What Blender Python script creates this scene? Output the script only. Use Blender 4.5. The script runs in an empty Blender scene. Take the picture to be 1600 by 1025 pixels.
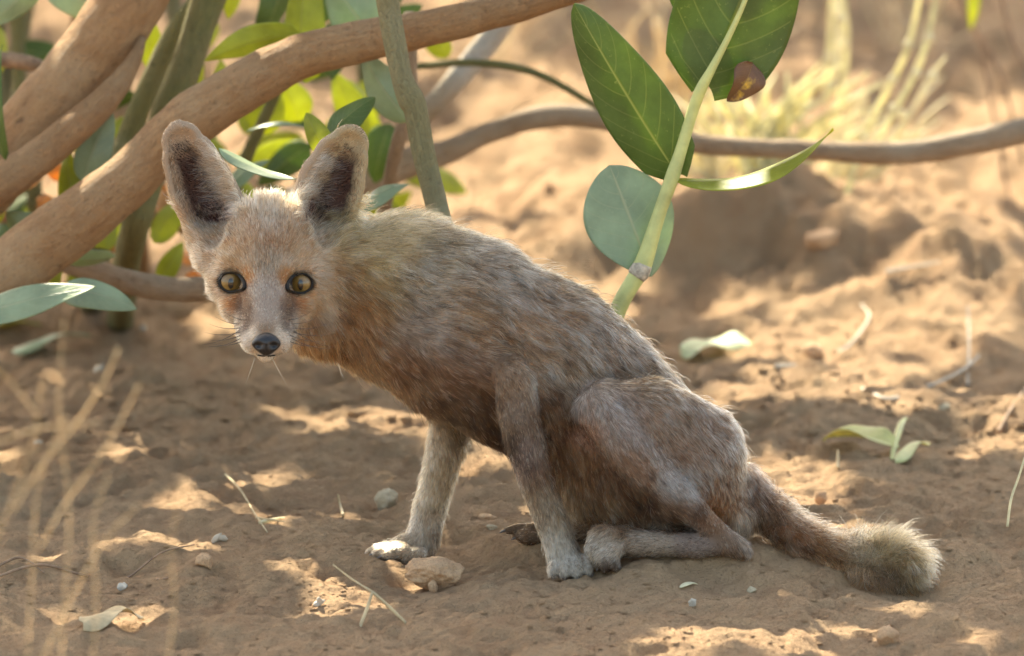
import bpy, math, random
import numpy as np
from mathutils import Vector
from mathutils.bvhtree import BVHTree
from mathutils.kdtree import KDTree

sc = bpy.context.scene
COL = sc.collection
rng = np.random.default_rng(7)
random.seed(7)

# ------------------------------------------------------------------ camera frame
S = 0.0005                     # metres per photo pixel at the fox
TH = math.radians(10.0)        # downward pitch
D = 8.9                        # camera distance
R_ = np.array([1.0, 0, 0]); U_ = np.array([0, math.sin(TH), math.cos(TH)]); F_ = np.array([0, math.cos(TH), -math.sin(TH)])
C0 = R_ * (-90 * S) + U_ * (392.5 * S)

def P(px, py, w=0.0):
    """photo pixel and depth (in fox pixels behind the fox plane) to a world point"""
    px, py, w = np.broadcast_arrays(np.asarray(px, float), np.asarray(py, float), np.asarray(w, float))
    k = (1 + w * S / D)[..., None]
    return C0 + w[..., None] * S * F_ + ((px - 800)[..., None] * R_ + (512.5 - py)[..., None] * U_) * S * k

CAMP = C0 - F_ * D
def G(px, py, z=0.0):
    """ray through a photo pixel down to height z"""
    d = P(px, py, 0) - CAMP
    t = (z - CAMP[2]) / d[..., 2]
    return CAMP + d * t[..., None]

cam_d = bpy.data.cameras.new("camera"); cam = bpy.data.objects.new("camera", cam_d); COL.objects.link(cam)
cam.location = CAMP; cam.rotation_euler = (math.pi / 2 - TH, 0, 0)
cam_d.sensor_width = 36; cam_d.lens = 36 * D / (1600 * S); cam_d.clip_end = 500; cam_d.clip_start = 0.05
cam_d.dof.use_dof = True; cam_d.dof.focus_distance = D - 0.03; cam_d.dof.aperture_fstop = 7.5
sc.camera = cam

# ------------------------------------------------------------------ light
SUN_EL = math.radians(45); SUN_AZ = math.radians(-16)      # azimuth from +Y (away from the camera), negative = left
SD = np.array([math.sin(SUN_AZ) * math.cos(SUN_EL), math.cos(SUN_AZ) * math.cos(SUN_EL), math.sin(SUN_EL)])
world = bpy.data.worlds.new("World"); sc.world = world; world.use_nodes = True
wn = world.node_tree; bg = wn.nodes["Background"]
sky = wn.nodes.new("ShaderNodeTexSky"); sky.sky_type = 'NISHITA'; sky.sun_disc = False
sky.sun_elevation = SUN_EL; sky.sun_rotation = SUN_AZ; sky.dust_density = 2.5; sky.air_density = 0.8; sky.ozone_density = 0.3
wm = wn.nodes.new('ShaderNodeMix'); wm.data_type = 'RGBA'; wm.blend_type = 'MULTIPLY'; wm.inputs[0].default_value = 1; wm.inputs[7].default_value = (1.10, 1.0, .80, 1)   # warm camera white balance / dusty air
wn.links.new(sky.outputs[0], wm.inputs[6]); wn.links.new(wm.outputs[2], bg.inputs[0]); bg.inputs[1].default_value = 0.135
sl = bpy.data.lights.new("sun", 'SUN'); sun = bpy.data.objects.new("sun", sl); COL.objects.link(sun)
sl.energy = 3.9; sl.angle = math.radians(0.53); sl.color = (1.0, 0.90, 0.68)
sun.rotation_euler = Vector(-SD).to_track_quat('-Z', 'Y').to_euler()
sc.view_settings.view_transform = 'Standard'; sc.view_settings.look = 'None'
sc.view_settings.gamma = 1.0; sc.view_settings.use_curve_mapping = False
sc.view_settings.exposure = 2.2
sc.render.engine = 'CYCLES'
cy = sc.cycles
cy.use_denoising = True; cy.max_bounces = 10; cy.diffuse_bounces = 4; cy.glossy_bounces = 3; cy.transmission_bounces = 8
cy.transparent_max_bounces = 12; cy.caustics_reflective = False; cy.caustics_refractive = False
cy.sample_clamp_indirect = 6.0
try: sc.cycles_curves.shape = 'RIBBONS'
except Exception: pass

# ------------------------------------------------------------------ noise
def _h(ix, iy, iz, seed):
    n = (ix.astype(np.int64) * 73856093) ^ (iy.astype(np.int64) * 19349663) ^ (iz.astype(np.int64) * 83492791) ^ (seed * 2654435761)
    n = (n ^ (n >> 13)) & 0xffffffff
    n = (n * 1274126177) & 0xffffffff
    n = (n ^ (n >> 16)) & 0xffffffff
    n = (n * 2246822519) & 0xffffffff
    n = n ^ (n >> 15)
    return (n & 0xffffff) / float(0xffffff) * 2 - 1
def noise(p, seed=0):
    """smooth value noise, p (...,2) or (...,3), about -1..1"""
    x, y = p[..., 0], p[..., 1]; z = p[..., 2] if p.shape[-1] > 2 else np.zeros_like(x)
    ix, iy, iz = np.floor(x), np.floor(y), np.floor(z)
    fx, fy, fz = x - ix, y - iy, z - iz
    fx, fy, fz = [f * f * f * (f * (f * 6 - 15) + 10) for f in (fx, fy, fz)]
    out = 0
    flat = p.shape[-1] == 2
    for dz in ((0,) if flat else (0, 1)):
        wz = 1.0 if flat else (fz if dz else 1 - fz)
        for dy in (0, 1):
            wy = fy if dy else 1 - fy
            for dx in (0, 1):
                wx = fx if dx else 1 - fx
                out = out + wx * wy * wz * _h(ix + dx, iy + dy, iz + dz, seed)
    return out
def fbm(p, octaves=4, seed=0, gain=0.5):
    o, a, t = 0, 1.0, 0
    for i in range(octaves):
        o = o + a * noise(p * (2.03 ** i) + 17.3 * i, seed + i); t += a; a *= gain
    return o / t

# ------------------------------------------------------------------ object helpers
def mesh_obj(name, verts, faces, mat=None, parent=None, smooth=True, uv=None, cols=None):
    me = bpy.data.meshes.new(name)
    me.from_pydata([tuple(map(float, v)) for v in verts], [], [tuple(map(int, f)) for f in faces])
    if smooth: me.polygons.foreach_set('use_smooth', [True] * len(me.polygons))
    if uv is not None:
        l = me.uv_layers.new(name='UVMap')
        vi = np.empty(len(me.loops), np.int32); me.loops.foreach_get('vertex_index', vi)
        l.data.foreach_set('uv', np.asarray(uv, np.float32)[vi].ravel())
    if cols is not None:
        a = me.attributes.new('col', 'FLOAT_COLOR', 'POINT')
        c = np.ones((len(verts), 4), np.float32); c[:, :3] = cols
        a.data.foreach_set('color', c.ravel())
    me.update()
    o = bpy.data.objects.new(name, me); COL.objects.link(o)
    if mat: me.materials.append(mat)
    if parent: o.parent = parent
    return o
def tag(o, label=None, cat=None, group=None, kind=None):
    if label: o['label'] = label
    if cat: o['category'] = cat
    if group: o['group'] = group
    if kind: o['kind'] = kind
    return o
def empty(name, loc=(0, 0, 0)):
    """root empties stay at identity so parts keep world coordinates"""
    o = bpy.data.objects.new(name, None); COL.objects.link(o); o.empty_display_size = .02
    return o
def rebase(root, loc):
    """move the root's origin to loc, keep children in place"""
    loc = Vector(loc)
    root.location = loc
    for c in root.children:
        c.location = c.location - loc

class MB:
    def __init__(s): s.v = []; s.f = []; s.uv = []; s.n = 0
    def add(s, v, f, uv=None):
        v = np.asarray(v, float)
        s.f += [tuple(i + s.n for i in q) for q in f]; s.v.append(v); s.n += len(v)
        s.uv.append(np.zeros((len(v), 2)) if uv is None else np.asarray(uv, float))
        return s
    def build(s, name, mat, parent=None, smooth=True):
        return mesh_obj(name, np.concatenate(s.v), s.f, mat, parent, smooth, np.concatenate(s.uv))

def smooth_path(pts, n):
    """Catmull-Rom through rows of pts (any columns), n samples"""
    pts = np.asarray(pts, float)
    a = np.vstack([2 * pts[0] - pts[1], pts, 2 * pts[-1] - pts[-2]])
    t = np.linspace(0, len(pts) - 1 - 1e-9, n); i = t.astype(int); f = (t - i)[:, None]
    p0, p1, p2, p3 = a[i], a[i + 1], a[i + 2], a[i + 3]
    return 0.5 * (2 * p1 + (p2 - p0) * f + (2 * p0 - 5 * p1 + 4 * p2 - p3) * f ** 2 + (3 * p1 - p0 - 3 * p2 + p3) * f ** 3)

def tube(path, rad, seg=14, lump=0.0, seed=0, lumpfreq=18, cap=True):
    """closed tube along path (n,3) with radii (n,)"""
    path = np.asarray(path, float); n = len(path)
    T = np.gradient(path, axis=0); T /= np.linalg.norm(T, axis=1)[:, None] + 1e-12
    ref = np.array([0, 1.0, 0]) if abs(T[0][1]) < .9 else np.array([1.0, 0, 0])
    A = np.empty_like(path); a = np.cross(T[0], ref); a /= np.linalg.norm(a)
    for i in range(n):
        a = a - T[i] * a.dot(T[i]); a /= np.linalg.norm(a); A[i] = a
    B = np.cross(T, A)
    th = np.linspace(0, 2 * np.pi, seg, endpoint=False)
    ring = A[:, None] * np.cos(th)[None, :, None] + B[:, None] * np.sin(th)[None, :, None]
    rr = np.asarray(rad, float)[:, None] * np.ones(seg)
    if lump:
        q3 = path[:, None] + ring * rr[..., None]
        rr = rr * (1 + lump * fbm(q3 * lumpfreq, 3, seed) + lump * .45 * fbm(q3 * lumpfreq * 4, 3, seed + 9))
    V = (path[:, None] + ring * rr[..., None]).reshape(-1, 3)
    L = np.concatenate([[0], np.cumsum(np.linalg.norm(np.diff(path, axis=0), axis=1))])
    uv = np.stack(np.broadcast_arrays(th[None, :] / (2 * np.pi), L[:, None]), -1).reshape(-1, 2)
    f = []
    for i in range(n - 1):
        for j in range(seg):
            k = (j + 1) % seg
            f.append((i * seg + j, i * seg + k, (i + 1) * seg + k, (i + 1) * seg + j))
    if cap:
        f.append(tuple(range(seg))[::-1]); f.append(tuple((n - 1) * seg + j for j in range(seg)))
    return V, f, uv
# ------------------------------------------------------------------ materials
def new_mat(name):
    m = bpy.data.materials.new(name); m.use_nodes = True
    nt = m.node_tree; b = nt.nodes["Principled BSDF"]
    return m, nt, b
def nd(nt, t, **kw):
    n = nt.nodes.new(t)
    for k, v in kw.items(): setattr(n, k, v)
    return n
def texco(nt, kind='Object', scale=(1, 1, 1)):
    tc = nd(nt, "ShaderNodeTexCoord"); mp = nd(nt, "ShaderNodeMapping")
    mp.inputs['Scale'].default_value = scale
    nt.links.new(tc.outputs[kind], mp.inputs[0]); return mp.outputs[0]
def noise_n(nt, co, scale, detail=4, rough=0.55, dist=0.0):
    n = nd(nt, "ShaderNodeTexNoise"); n.inputs['Scale'].default_value = scale; n.inputs['Detail'].default_value = detail
    n.inputs['Roughness'].default_value = rough; n.inputs['Distortion'].default_value = dist
    nt.links.new(co, n.inputs['Vector']); return n.outputs['Fac']
def ramp(nt, fac, stops, interp='LINEAR'):
    r = nd(nt, "ShaderNodeValToRGB"); r.color_ramp.interpolation = interp
    e = r.color_ramp.elements
    while len(e) < len(stops): e.new(0.5)
    for i, (p, c) in enumerate(stops):
        e[i].position = p; e[i].color = (*c, 1) if len(c) == 3 else c
    nt.links.new(fac, r.inputs[0]); return r.outputs[0]
def mixc(nt, fac, a, b, blend='MIX'):
    m = nd(nt, "ShaderNodeMix", data_type='RGBA', blend_type=blend)
    for sock, v in ((m.inputs[0], fac), (m.inputs[6], a), (m.inputs[7], b)):
        if isinstance(v, (int, float)): sock.default_value = v
        elif isinstance(v, tuple): sock.default_value = (*v, 1)
        else: nt.links.new(v, sock)
    return m.outputs[2]
def bump(nt, b, hs, strength=0.5, dist=0.001):
    """hs: list of (height socket, distance)"""
    prev = None
    for h, dd in hs:
        n = nd(nt, "ShaderNodeBump"); n.inputs['Strength'].default_value = strength; n.inputs['Distance'].default_value = dd
        nt.links.new(h, n.inputs['Height'])
        if prev: nt.links.new(prev, n.inputs['Normal'])
        prev = n.outputs[0]
    nt.links.new(prev, b.inputs['Normal'])

def mat_sand():
    m, nt, b = new_mat("sand"); co = texco(nt)
    big = noise_n(nt, co, 5, 5, .6); mid = noise_n(nt, co, 40, 6, .65); fine = noise_n(nt, co, 700, 4, .7); gr = noise_n(nt, co, 1600, 2, .6)
    c = ramp(nt, big, [(.3, (.51, .305, .165)), (.7, (.64, .42, .24))])
    c = mixc(nt, ramp(nt, mid, [(.35, (0, 0, 0)), (.7, (.55, .55, .55))]), c, (.68, .47, .27))
    c = mixc(nt, ramp(nt, fine, [(.30, (.75, .75, .75)), (.44, (0, 0, 0))]), c, (.20, .12, .07))
    c = mixc(nt, ramp(nt, gr, [(.62, (0, 0, 0)), (.72, (.7, .7, .7))]), c, (.66, .50, .35))
    nt.links.new(c, b.inputs['Base Color']); b.inputs['Roughness'].default_value = .92
    b.inputs['Specular IOR Level'].default_value = .25
    crumb = nd(nt, "ShaderNodeTexVoronoi"); crumb.inputs['Scale'].default_value = 240; nt.links.new(co, crumb.inputs['Vector'])
    cr = ramp(nt, crumb.outputs['Distance'], [(0, (1, 1, 1)), (.55, (0, 0, 0))])
    v2_ = nd(nt, 'ShaderNodeTexVoronoi', feature='SMOOTH_F1'); v2_.inputs['Scale'].default_value = 75; nt.links.new(mixc(nt, .12, co, noise_n(nt, co, 30, 3)), v2_.inputs['Vector'])
    lump_ = ramp(nt, v2_.outputs['Distance'], [(0, (1, 1, 1)), (.6, (0, 0, 0))])
    bump(nt, b, [(noise_n(nt, co, 45, 9, .75), .018), (lump_, .0045), (noise_n(nt, co, 160, 6, .7), .005), (cr, .0014), (fine, .0018), (gr, .0008)], 1.0)
    return m
def mat_stone(name, c1, c2, scale=60):
    m, nt, b = new_mat(name); co = texco(nt)
    n = noise_n(nt, co, scale, 6, .65); f = noise_n(nt, co, scale * 12, 3, .6)
    c = ramp(nt, n, [(.3, c1), (.7, c2)])
    c = mixc(nt, ramp(nt, f, [(.35, (.5, .5, .5)), (.5, (0, 0, 0))]), c, tuple(x * .55 for x in c1))
    nt.links.new(c, b.inputs['Base Color']); b.inputs['Roughness'].default_value = .9
    bump(nt, b, [(n, .003), (f, .0006)], .8); return m
def mat_bark(name, c1, c2, c3, crack=.5):
    m, nt, b = new_mat(name)
    co = texco(nt, 'UV', (8, 14, 1)); ob = texco(nt)
    st = noise_n(nt, co, 3.2, 7, .65, .5)
    big = noise_n(nt, ob, 14, 4, .6)
    fine = noise_n(nt, texco(nt, 'UV', (30, 130, 1)), 2.0, 5, .7)
    pit = noise_n(nt, ob, 110, 5, .7)
    c = ramp(nt, st, [(.3, c1), (.62, c2)]); c = mixc(nt, ramp(nt, big, [(.42, (0, 0, 0)), (.72, (.8, .8, .8))]), c, c3)
    c = mixc(nt, ramp(nt, fine, [(.3, (crack,) * 3), (.45, (0, 0, 0))]), c, tuple(x * .45 for x in c1))
    c = mixc(nt, ramp(nt, pit, [(.28, (.7, .7, .7)), (.4, (0, 0, 0))]), c, tuple(x * .4 for x in c1))
    nt.links.new(c, b.inputs['Base Color']); b.inputs['Roughness'].default_value = .75
    bump(nt, b, [(st, .009), (fine, .003), (pit, .003)], 1.0); return m
def mat_leaf(name, top, vein, under=None, transl=.45, rough=.45, spot=.2, dry=None, tint=(1.3, 1.3, .4)):
    """UV: x along the blade 0..1, y across -1..1 (stored 0..1)"""
    m, nt, b = new_mat(name)
    tc = nd(nt, "ShaderNodeTexCoord"); sp = nd(nt, "ShaderNodeSeparateXYZ"); nt.links.new(tc.outputs['UV'], sp.inputs[0])
    def mth(op, a, bb=None, clamp=False):
        n = nd(nt, "ShaderNodeMath", operation=op, use_clamp=clamp)
        for s_, v in zip(n.inputs, (a, bb)):
            if v is None: continue
            if isinstance(v, (int, float)): s_.default_value = v
            else: nt.links.new(v, s_)
        return n.outputs[0]
    x, y = sp.outputs[0], sp.outputs[1]
    ay = mth('ABSOLUTE', mth('SUBTRACT', mth('MULTIPLY', y, 2.0), 1.0))
    mid = mth('SUBTRACT', 1.0, mth('DIVIDE', ay, .045), True)
    # side veins slant towards the tip
    sv = mth('SUBTRACT', mth('MULTIPLY', x, 7.5), mth('MULTIPLY', mth('POWER', ay, 1.3), 2.0))
    fr = mth('ABSOLUTE', mth('SUBTRACT', mth('FRACT', sv), .5))
    side = mth('MULTIPLY', mth('SUBTRACT', 1.0, mth('DIVIDE', fr, .055), True), .32)
    side = mth('MULTIPLY', side, mth('LESS_THAN', ay, .93))
    v = mth('MAXIMUM', mid, side)
    ob = texco(nt); n1 = noise_n(nt, ob, 30, 4, .6); n2 = noise_n(nt, ob, 260, 5, .7)
    c = mixc(nt, ramp(nt, n1, [(.35, (0, 0, 0)), (.7, (1, 1, 1))]), top, tuple(min(1, q * 1.45 + .01) for q in top))
    c = mixc(nt, ramp(nt, n2, [(.62, (0, 0, 0)), (.74, (spot * 3,) * 3)]), c, tuple(min(1, q * 1.1 + .04) for q in vein))
    if dry is not None:
        n3 = noise_n(nt, ob, 34, 5, .6)
        c = mixc(nt, ramp(nt, n3, [(.54, (0, 0, 0)), (.62, (1, 1, 1))]), c, dry)
    if under is not None:
        ge = nd(nt, "ShaderNodeNewGeometry"); c = mixc(nt, ge.outputs['Backfacing'], c, under)
    c = mixc(nt, v, c, vein)
    nt.links.new(c, b.inputs['Base Color']); b.inputs['Roughness'].default_value = rough
    b.inputs['Specular IOR Level'].default_value = .5
    bump(nt, b, [(v, .0006), (n2, .0003)], .6)
    tr = nd(nt, "ShaderNodeBsdfTranslucent")
    tcol = mixc(nt, 1.0, c, tint, 'MULTIPLY'); tcol2 = mixc(nt, v, tcol, tuple(min(1, q * .9) for q in vein))
    nt.links.new(tcol2, tr.inputs[0])
    ad = nd(nt, "ShaderNodeMixShader"); ad.inputs[0].default_value = transl
    out = nt.nodes["Material Output"]
    nt.links.new(b.outputs[0], ad.inputs[1]); nt.links.new(tr.outputs[0], ad.inputs[2]); nt.links.new(ad.outputs[0], out.inputs[0])
    return m
def mat_plain(name, col, rough=.6, spec=.5, transl=0.0, var=.3, scale=80):
    m, nt, b = new_mat(name); ob = texco(nt)
    c = ramp(nt, noise_n(nt, ob, scale, 4, .6), [(.3, tuple(q * (1 - var) for q in col)), (.7, tuple(min(1, q * (1 + var)) for q in col))])
    nt.links.new(c, b.inputs['Base Color']); b.inputs['Roughness'].default_value = rough; b.inputs['Specular IOR Level'].default_value = spec
    if transl:
        tr = nd(nt, "ShaderNodeBsdfTranslucent"); nt.links.new(c, tr.inputs[0])
        ad = nd(nt, "ShaderNodeMixShader"); ad.inputs[0].default_value = transl
        nt.links.new(b.outputs[0], ad.inputs[1]); nt.links.new(tr.outputs[0], ad.inputs[2]); nt.links.new(ad.outputs[0], nt.nodes["Material Output"].inputs[0])
    return m

M = dict(
    sand=mat_sand(),
    stone=mat_stone("clod_stone", (.44, .26, .14), (.60, .39, .22)),
    pale=mat_stone("pale_pebble", (.46, .36, .22), (.62, .52, .36), 150),
    crumb=mat_stone("soil_crumb", (.46, .27, .14), (.64, .41, .22), 90),
    bark=mat_bark("tan_bark", (.38, .19, .075), (.53, .295, .125), (.58, .39, .21)),
    bark_grey=mat_bark("grey_bark", (.40, .25, .14), (.58, .40, .24), (.66, .52, .36)),
    bark_green=mat_bark("green_bark", (.20, .20, .06), (.30, .27, .09), (.34, .30, .13), .25),
    bark_olive=mat_bark("olive_grey_bark", (.27, .23, .10), (.37, .32, .15), (.42, .37, .21), .3),
    leaf=mat_leaf("leaf_green", (.105, .155, .034), (.36, .38, .12), None, .46),
    leaf_bright=mat_leaf("leaf_bright", (.32, .36, .06), (.48, .50, .13), None, .60, tint=(1.5, 1.4, .35)),
    leaf_wax=mat_leaf("leaf_waxy", (.27, .33, .20), (.46, .48, .28), None, .34, .38, tint=(1.05, 1.15, .75)),
    leaf_fallen=mat_leaf("leaf_fallen", (.50, .50, .22), (.66, .64, .38), None, .3, .5, tint=(1.2, 1.1, .5)),
    leaf_pale=mat_leaf("leaf_fallen_pale", (.52, .56, .34), (.66, .68, .48), None, .3, .5, tint=(1.1, 1.1, .7)),
    leaf_dry=mat_leaf("leaf_dry", (.17, .085, .04), (.34, .2, .07), None, .3, .5, .3, (.80, .52, .06), tint=(1.2, 1.0, .5)),
    bark_sunlit=mat_bark("sunlit_bark", (.55, .42, .29), (.72, .60, .45), (.80, .72, .60), .2),  # bark colour lightened to stand in for sunlight on one branch
    leaf_litter=mat_leaf("leaf_litter", (.55, .32, .11), (.6, .42, .2), None, .5, .6, .3, (.36, .18, .07), tint=(1.2, 1.0, .5)),
    leaf_edge=mat_leaf("leaf_tip_blue", (.16, .26, .16), (.40, .46, .30), None, .25, .4),
    stem=mat_plain("stem_green", (.46, .47, .17), .5, .4, .0, .25, 40),
    node=mat_plain("stem_node", (.42, .36, .27), .7, .3, 0, .4, 200),
    straw=mat_plain("straw", (.70, .57, .35), .6, .4, .35, .3, 60),
    straw_green=mat_plain("green_straw", (.76, .72, .44), .6, .4, .4, .3, 60),
    straw_pale=mat_plain("pale_straw", (.80, .74, .50), .6, .4, .35, .25, 60),
    twig=mat_plain("twig_brown", (.28, .18, .11), .75, .3, 0, .4, 120),
    petal=mat_plain("shell_white", (.50, .44, .35), .6, .4, .1, .2, 120),
)
# ------------------------------------------------------------------ ground
def z_at_px(py, w):     # height (m) seen at photo row py and depth w
    return float(P(890, py, w)[2])
# contacts: (px, py, w) where the sand surface has to pass
CONT = [(890, 903, -30), (620, 874, 125), (668, 878, 130), (950, 894, -55), (1060, 876, -55), (1150, 874, -55), (1120, 845, 20),
        (820, 852, 110), (900, 848, 105), (1250, 872, 0), (1330, 905, -10), (1410, 926, -20), (1420, 880, 60), (680, 925, -60), (760, 905, -40),
        (1000, 850, 60)]
def base_h(x, y):
    p = np.stack([x, y], -1)
    near = 0.011 * fbm(p * 4.2, 3, 3) + 0.0085 * fbm(p * 14, 3, 11) 
    rid = 1 - np.abs(fbm(p * 9 + 0.35 * fbm(p * 6, 2, 5)[..., None], 4, 23)) * 2.2
    near = near + 0.0075 * np.clip(rid, -1, 1)
    # small scuffs, pits and crumbs
    c = fbm(p * 34, 3, 41); near = near + 0.0066 * np.sign(c) * np.abs(c) ** 1.3 + .0034 * fbm(p * 95, 3, 51)
    q = fbm(p * 21 + 3, 3, 61); near = near - 0.026 * np.clip(q - .22, 0, .5)
    far = np.clip((y - .75) / .8, 0, 1) ** 1.2 * np.exp(-np.clip(y - 6, 0, None) / 10)
    cl = fbm(p * 7.0, 4, 71); far = far * np.where(y < 2.2, .62, 1.0); near = near + far * (0.058 * np.clip(cl, -.35, 1) + 0.042 * np.abs(fbm(p * 13, 3, 81)))
    def g(px, py, sx, sy, a, rot=0):
        c0 = G(px, py); dx, dy = x - c0[0], y - c0[1]; cr, sr = math.cos(rot), math.sin(rot)
        dx, dy = dx * cr + dy * sr, -dx * sr + dy * cr
        return a * np.exp(-(dx / sx) ** 2 / 2 - (dy / sy) ** 2 / 2)
    # bank behind the fox, sinking to the right
    def bank(px, py, sx, front, back, a):
        c0 = G(px, py); dx, dy = x - c0[0], y - c0[1]
        return a * np.exp(-(dx / sx) ** 2 / 2) * np.where(dy < 0, np.exp(-(dy / front) ** 2 / 2), np.exp(-(dy / back) ** 2 / 2))
    lumpy = 1 + .55 * fbm(p * 18, 4, 91)
    near = near + (bank(1110, 446, .060, .035, .14, .044) + bank(1220, 452, .055, .04, .14, .040) + bank(1330, 466, .06, .045, .14, .030) + bank(1440, 486, .07, .05, .14, .024) + bank(1000, 446, .05, .045, .14, .020) + bank(860, 436, .07, .045, .12, .020) + bank(1560, 500, .07, .05, .14, .018)) * lumpy * .8
    near = near + 0 * g(1110, 452, .055, .10, .080) + g(1420, 475, .09, .10, .012) + g(790, 440, .07, .08, .018)
    near = near + g(1560, 425, .10, .12, .03) + g(1380, 410, .06, .08, .018)
    near = near + g(420, 560, .16, .16, -.012)
    near = near + g(1290, 960, .06, .04, .004) + g(1100, 905, .05, .03, .006) + g(300, 770, .10, .08, .008)
    return near
cp = np.array([P(a, b, w) for a, b, w in CONT])
SG = 0.045
def _k(a, b): return np.exp(-((a[:, None] - b[None]) ** 2).sum(-1) / (2 * SG * SG))
_w = np.linalg.lstsq(_k(cp[:, :2], cp[:, :2]) + 0.02 * np.eye(len(cp)), cp[:, 2] - base_h(cp[:, 0], cp[:, 1]), rcond=None)[0]
def height(x, y):
    x = np.asarray(x, float); y = np.asarray(y, float); sh = x.shape
    x = x.ravel(); y = y.ravel()
    h = base_h(x, y)
    d2 = (x[:, None] - cp[None, :, 0]) ** 2 + (y[:, None] - cp[None, :, 1]) ** 2
    h = h + (np.exp(-d2 / (2 * SG * SG)) * _w).sum(1)
    return h.reshape(sh)
def on_ground(px, py, lift=0.0):
    """world point on the real ground seen at a photo pixel"""
    z = 0.0
    for _ in range(12):
        g = G(px, py, z); z = .5 * z + .5 * float(height(g[0], g[1]))
    g = G(px, py, z); g = np.array([g[0], g[1], float(height(g[0], g[1])) + lift]); return g
def axis(lo, hi, step, far, grow):
    a = list(np.arange(lo, hi, step)); s = step
    while a[-1] < far: s *= grow; a.append(a[-1] + s)
    s = step; b = [lo]
    while b[-1] > -far: s *= grow; b.append(b[-1] - s)
    return np.array(b[:0:-1] + a)
gx = axis(-.62, .62, .0028, 120, 1.10); gy = axis(-.55, .55, .0032, 160, 1.0105)
gy = np.concatenate([gy[(gy < -.55)][::8], gy[gy >= -.55]])
X, Y = np.meshgrid(gx, gy)
Z = height(X, Y)
nx, ny = len(gx), len(gy)
V = np.stack([X, Y, Z], -1).reshape(-1, 3)
I = (np.arange(ny - 1)[:, None] * nx + np.arange(nx - 1)[None]).ravel()
F4 = np.stack([I, I + 1, I + nx + 1, I + nx], 1)
def fast_mesh(name, V, F4, mat, parent=None, cols=None):
    me = bpy.data.meshes.new(name); me.vertices.add(len(V)); me.vertices.foreach_set('co', V.astype(np.float32).ravel())
    nf = len(F4); me.loops.add(nf * 4); me.loops.foreach_set('vertex_index', F4.astype(np.int32).ravel())
    me.polygons.add(nf); me.polygons.foreach_set('loop_start', (np.arange(nf) * 4).astype(np.int32))
    me.polygons.foreach_set('use_smooth', np.ones(nf, bool))
    if cols is not None:
        a = me.attributes.new('col', 'FLOAT_COLOR', 'POINT'); c = np.ones((len(V), 4), np.float32); c[:, :3] = cols; a.data.foreach_set('color', c.ravel())
    me.update(calc_edges=True); me.validate()
    if mat: me.materials.append(mat)
    o = bpy.data.objects.new(name, me); COL.objects.link(o)
    if parent: o.parent = parent
    return o
ground = fast_mesh("ground", V, F4, M['sand']); tag(ground, kind='structure')
import time; T0=time.time()
print("ground verts", len(V))

_height = height
def height(x, y):
    """fast look-up on the ground grid"""
    x = np.asarray(x, float); y = np.asarray(y, float)
    i = np.clip(np.searchsorted(gx, x) - 1, 0, nx - 2); j = np.clip(np.searchsorted(gy, y) - 1, 0, ny - 2)
    fx = (x - gx[i]) / (gx[i + 1] - gx[i]); fy = (y - gy[j]) / (gy[j + 1] - gy[j])
    return Z[j, i] * (1 - fx) * (1 - fy) + Z[j, i + 1] * fx * (1 - fy) + Z[j + 1, i] * (1 - fx) * fy + Z[j + 1, i + 1] * fx * fy
# ------------------------------------------------------------------ fox body (implicit surface in photo-pixel space: u right, v down, w away)
H = 3.2
LO = np.array([232., 172., -232.]); HI = np.array([1475., 935., 190.])
dims = np.ceil((HI - LO) / H).astype(int) + 1
FD = np.full(dims, 200.0, np.float32)
def sub(lo, hi):
    a = np.clip(np.floor((np.array(lo) - LO) / H).astype(int), 0, dims - 1); b = np.clip(np.ceil((np.array(hi) - LO) / H).astype(int) + 1, 1, dims)
    sl = tuple(slice(i, j) for i, j in zip(a, b))
    g = np.meshgrid(*[LO[k] + H * np.arange(a[k], b[k]) for k in range(3)], indexing='ij', sparse=True)
    return sl, [q.astype(np.float32) for q in g]
def chain_sdf(g, pts, ws):
    out = None
    pts = np.asarray(pts, float)
    if len(pts) == 1: pts = np.vstack([pts, pts + [[.01, 0, 0, 0]]])
    for a, b in zip(pts[:-1], pts[1:]):
        A = a[:3].copy(); B = b[:3].copy()
        d = B - A; d[2] /= ws; L = (d ** 2).sum() + 1e-9
        x, y, z = g[0] - A[0], g[1] - A[1], (g[2] - A[2]) / ws
        t = np.clip((x * d[0] + y * d[1] + z * d[2]) / L, 0, 1)
        q = np.sqrt((x - t * d[0]) ** 2 + (y - t * d[1]) ** 2 + (z - t * d[2]) ** 2) - (a[3] + (b[3] - a[3]) * t)
        out = q if out is None else np.minimum(out, q)
    return out * min(1, ws) if ws < 1 else out
def smin(a, b, k):
    h = np.clip(.5 + .5 * (b - a) / k, 0, 1); return b * (1 - h) + a * h - k * h * (1 - h)
def addp(pts, ws=1.0, k=18):
    p = np.asarray(pts, float); r = p[:, 3:4] + k + 12
    rr = np.concatenate([r, r, r * max(ws, 1)], 1)
    sl, g = sub((p[:, :3] - rr).min(0), (p[:, :3] + rr).max(0))
    FD[sl] = smin(FD[sl], chain_sdf(g, pts, ws), k)
def subp(pts, ws=1.0, k=8):
    p = np.asarray(pts, float); r = p[:, 3:4] + k + 12
    sl, g = sub((p[:, :3] - r).min(0), (p[:, :3] + r).max(0))
    FD[sl] = -smin(-FD[sl], chain_sdf(g, pts, ws), k)

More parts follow.
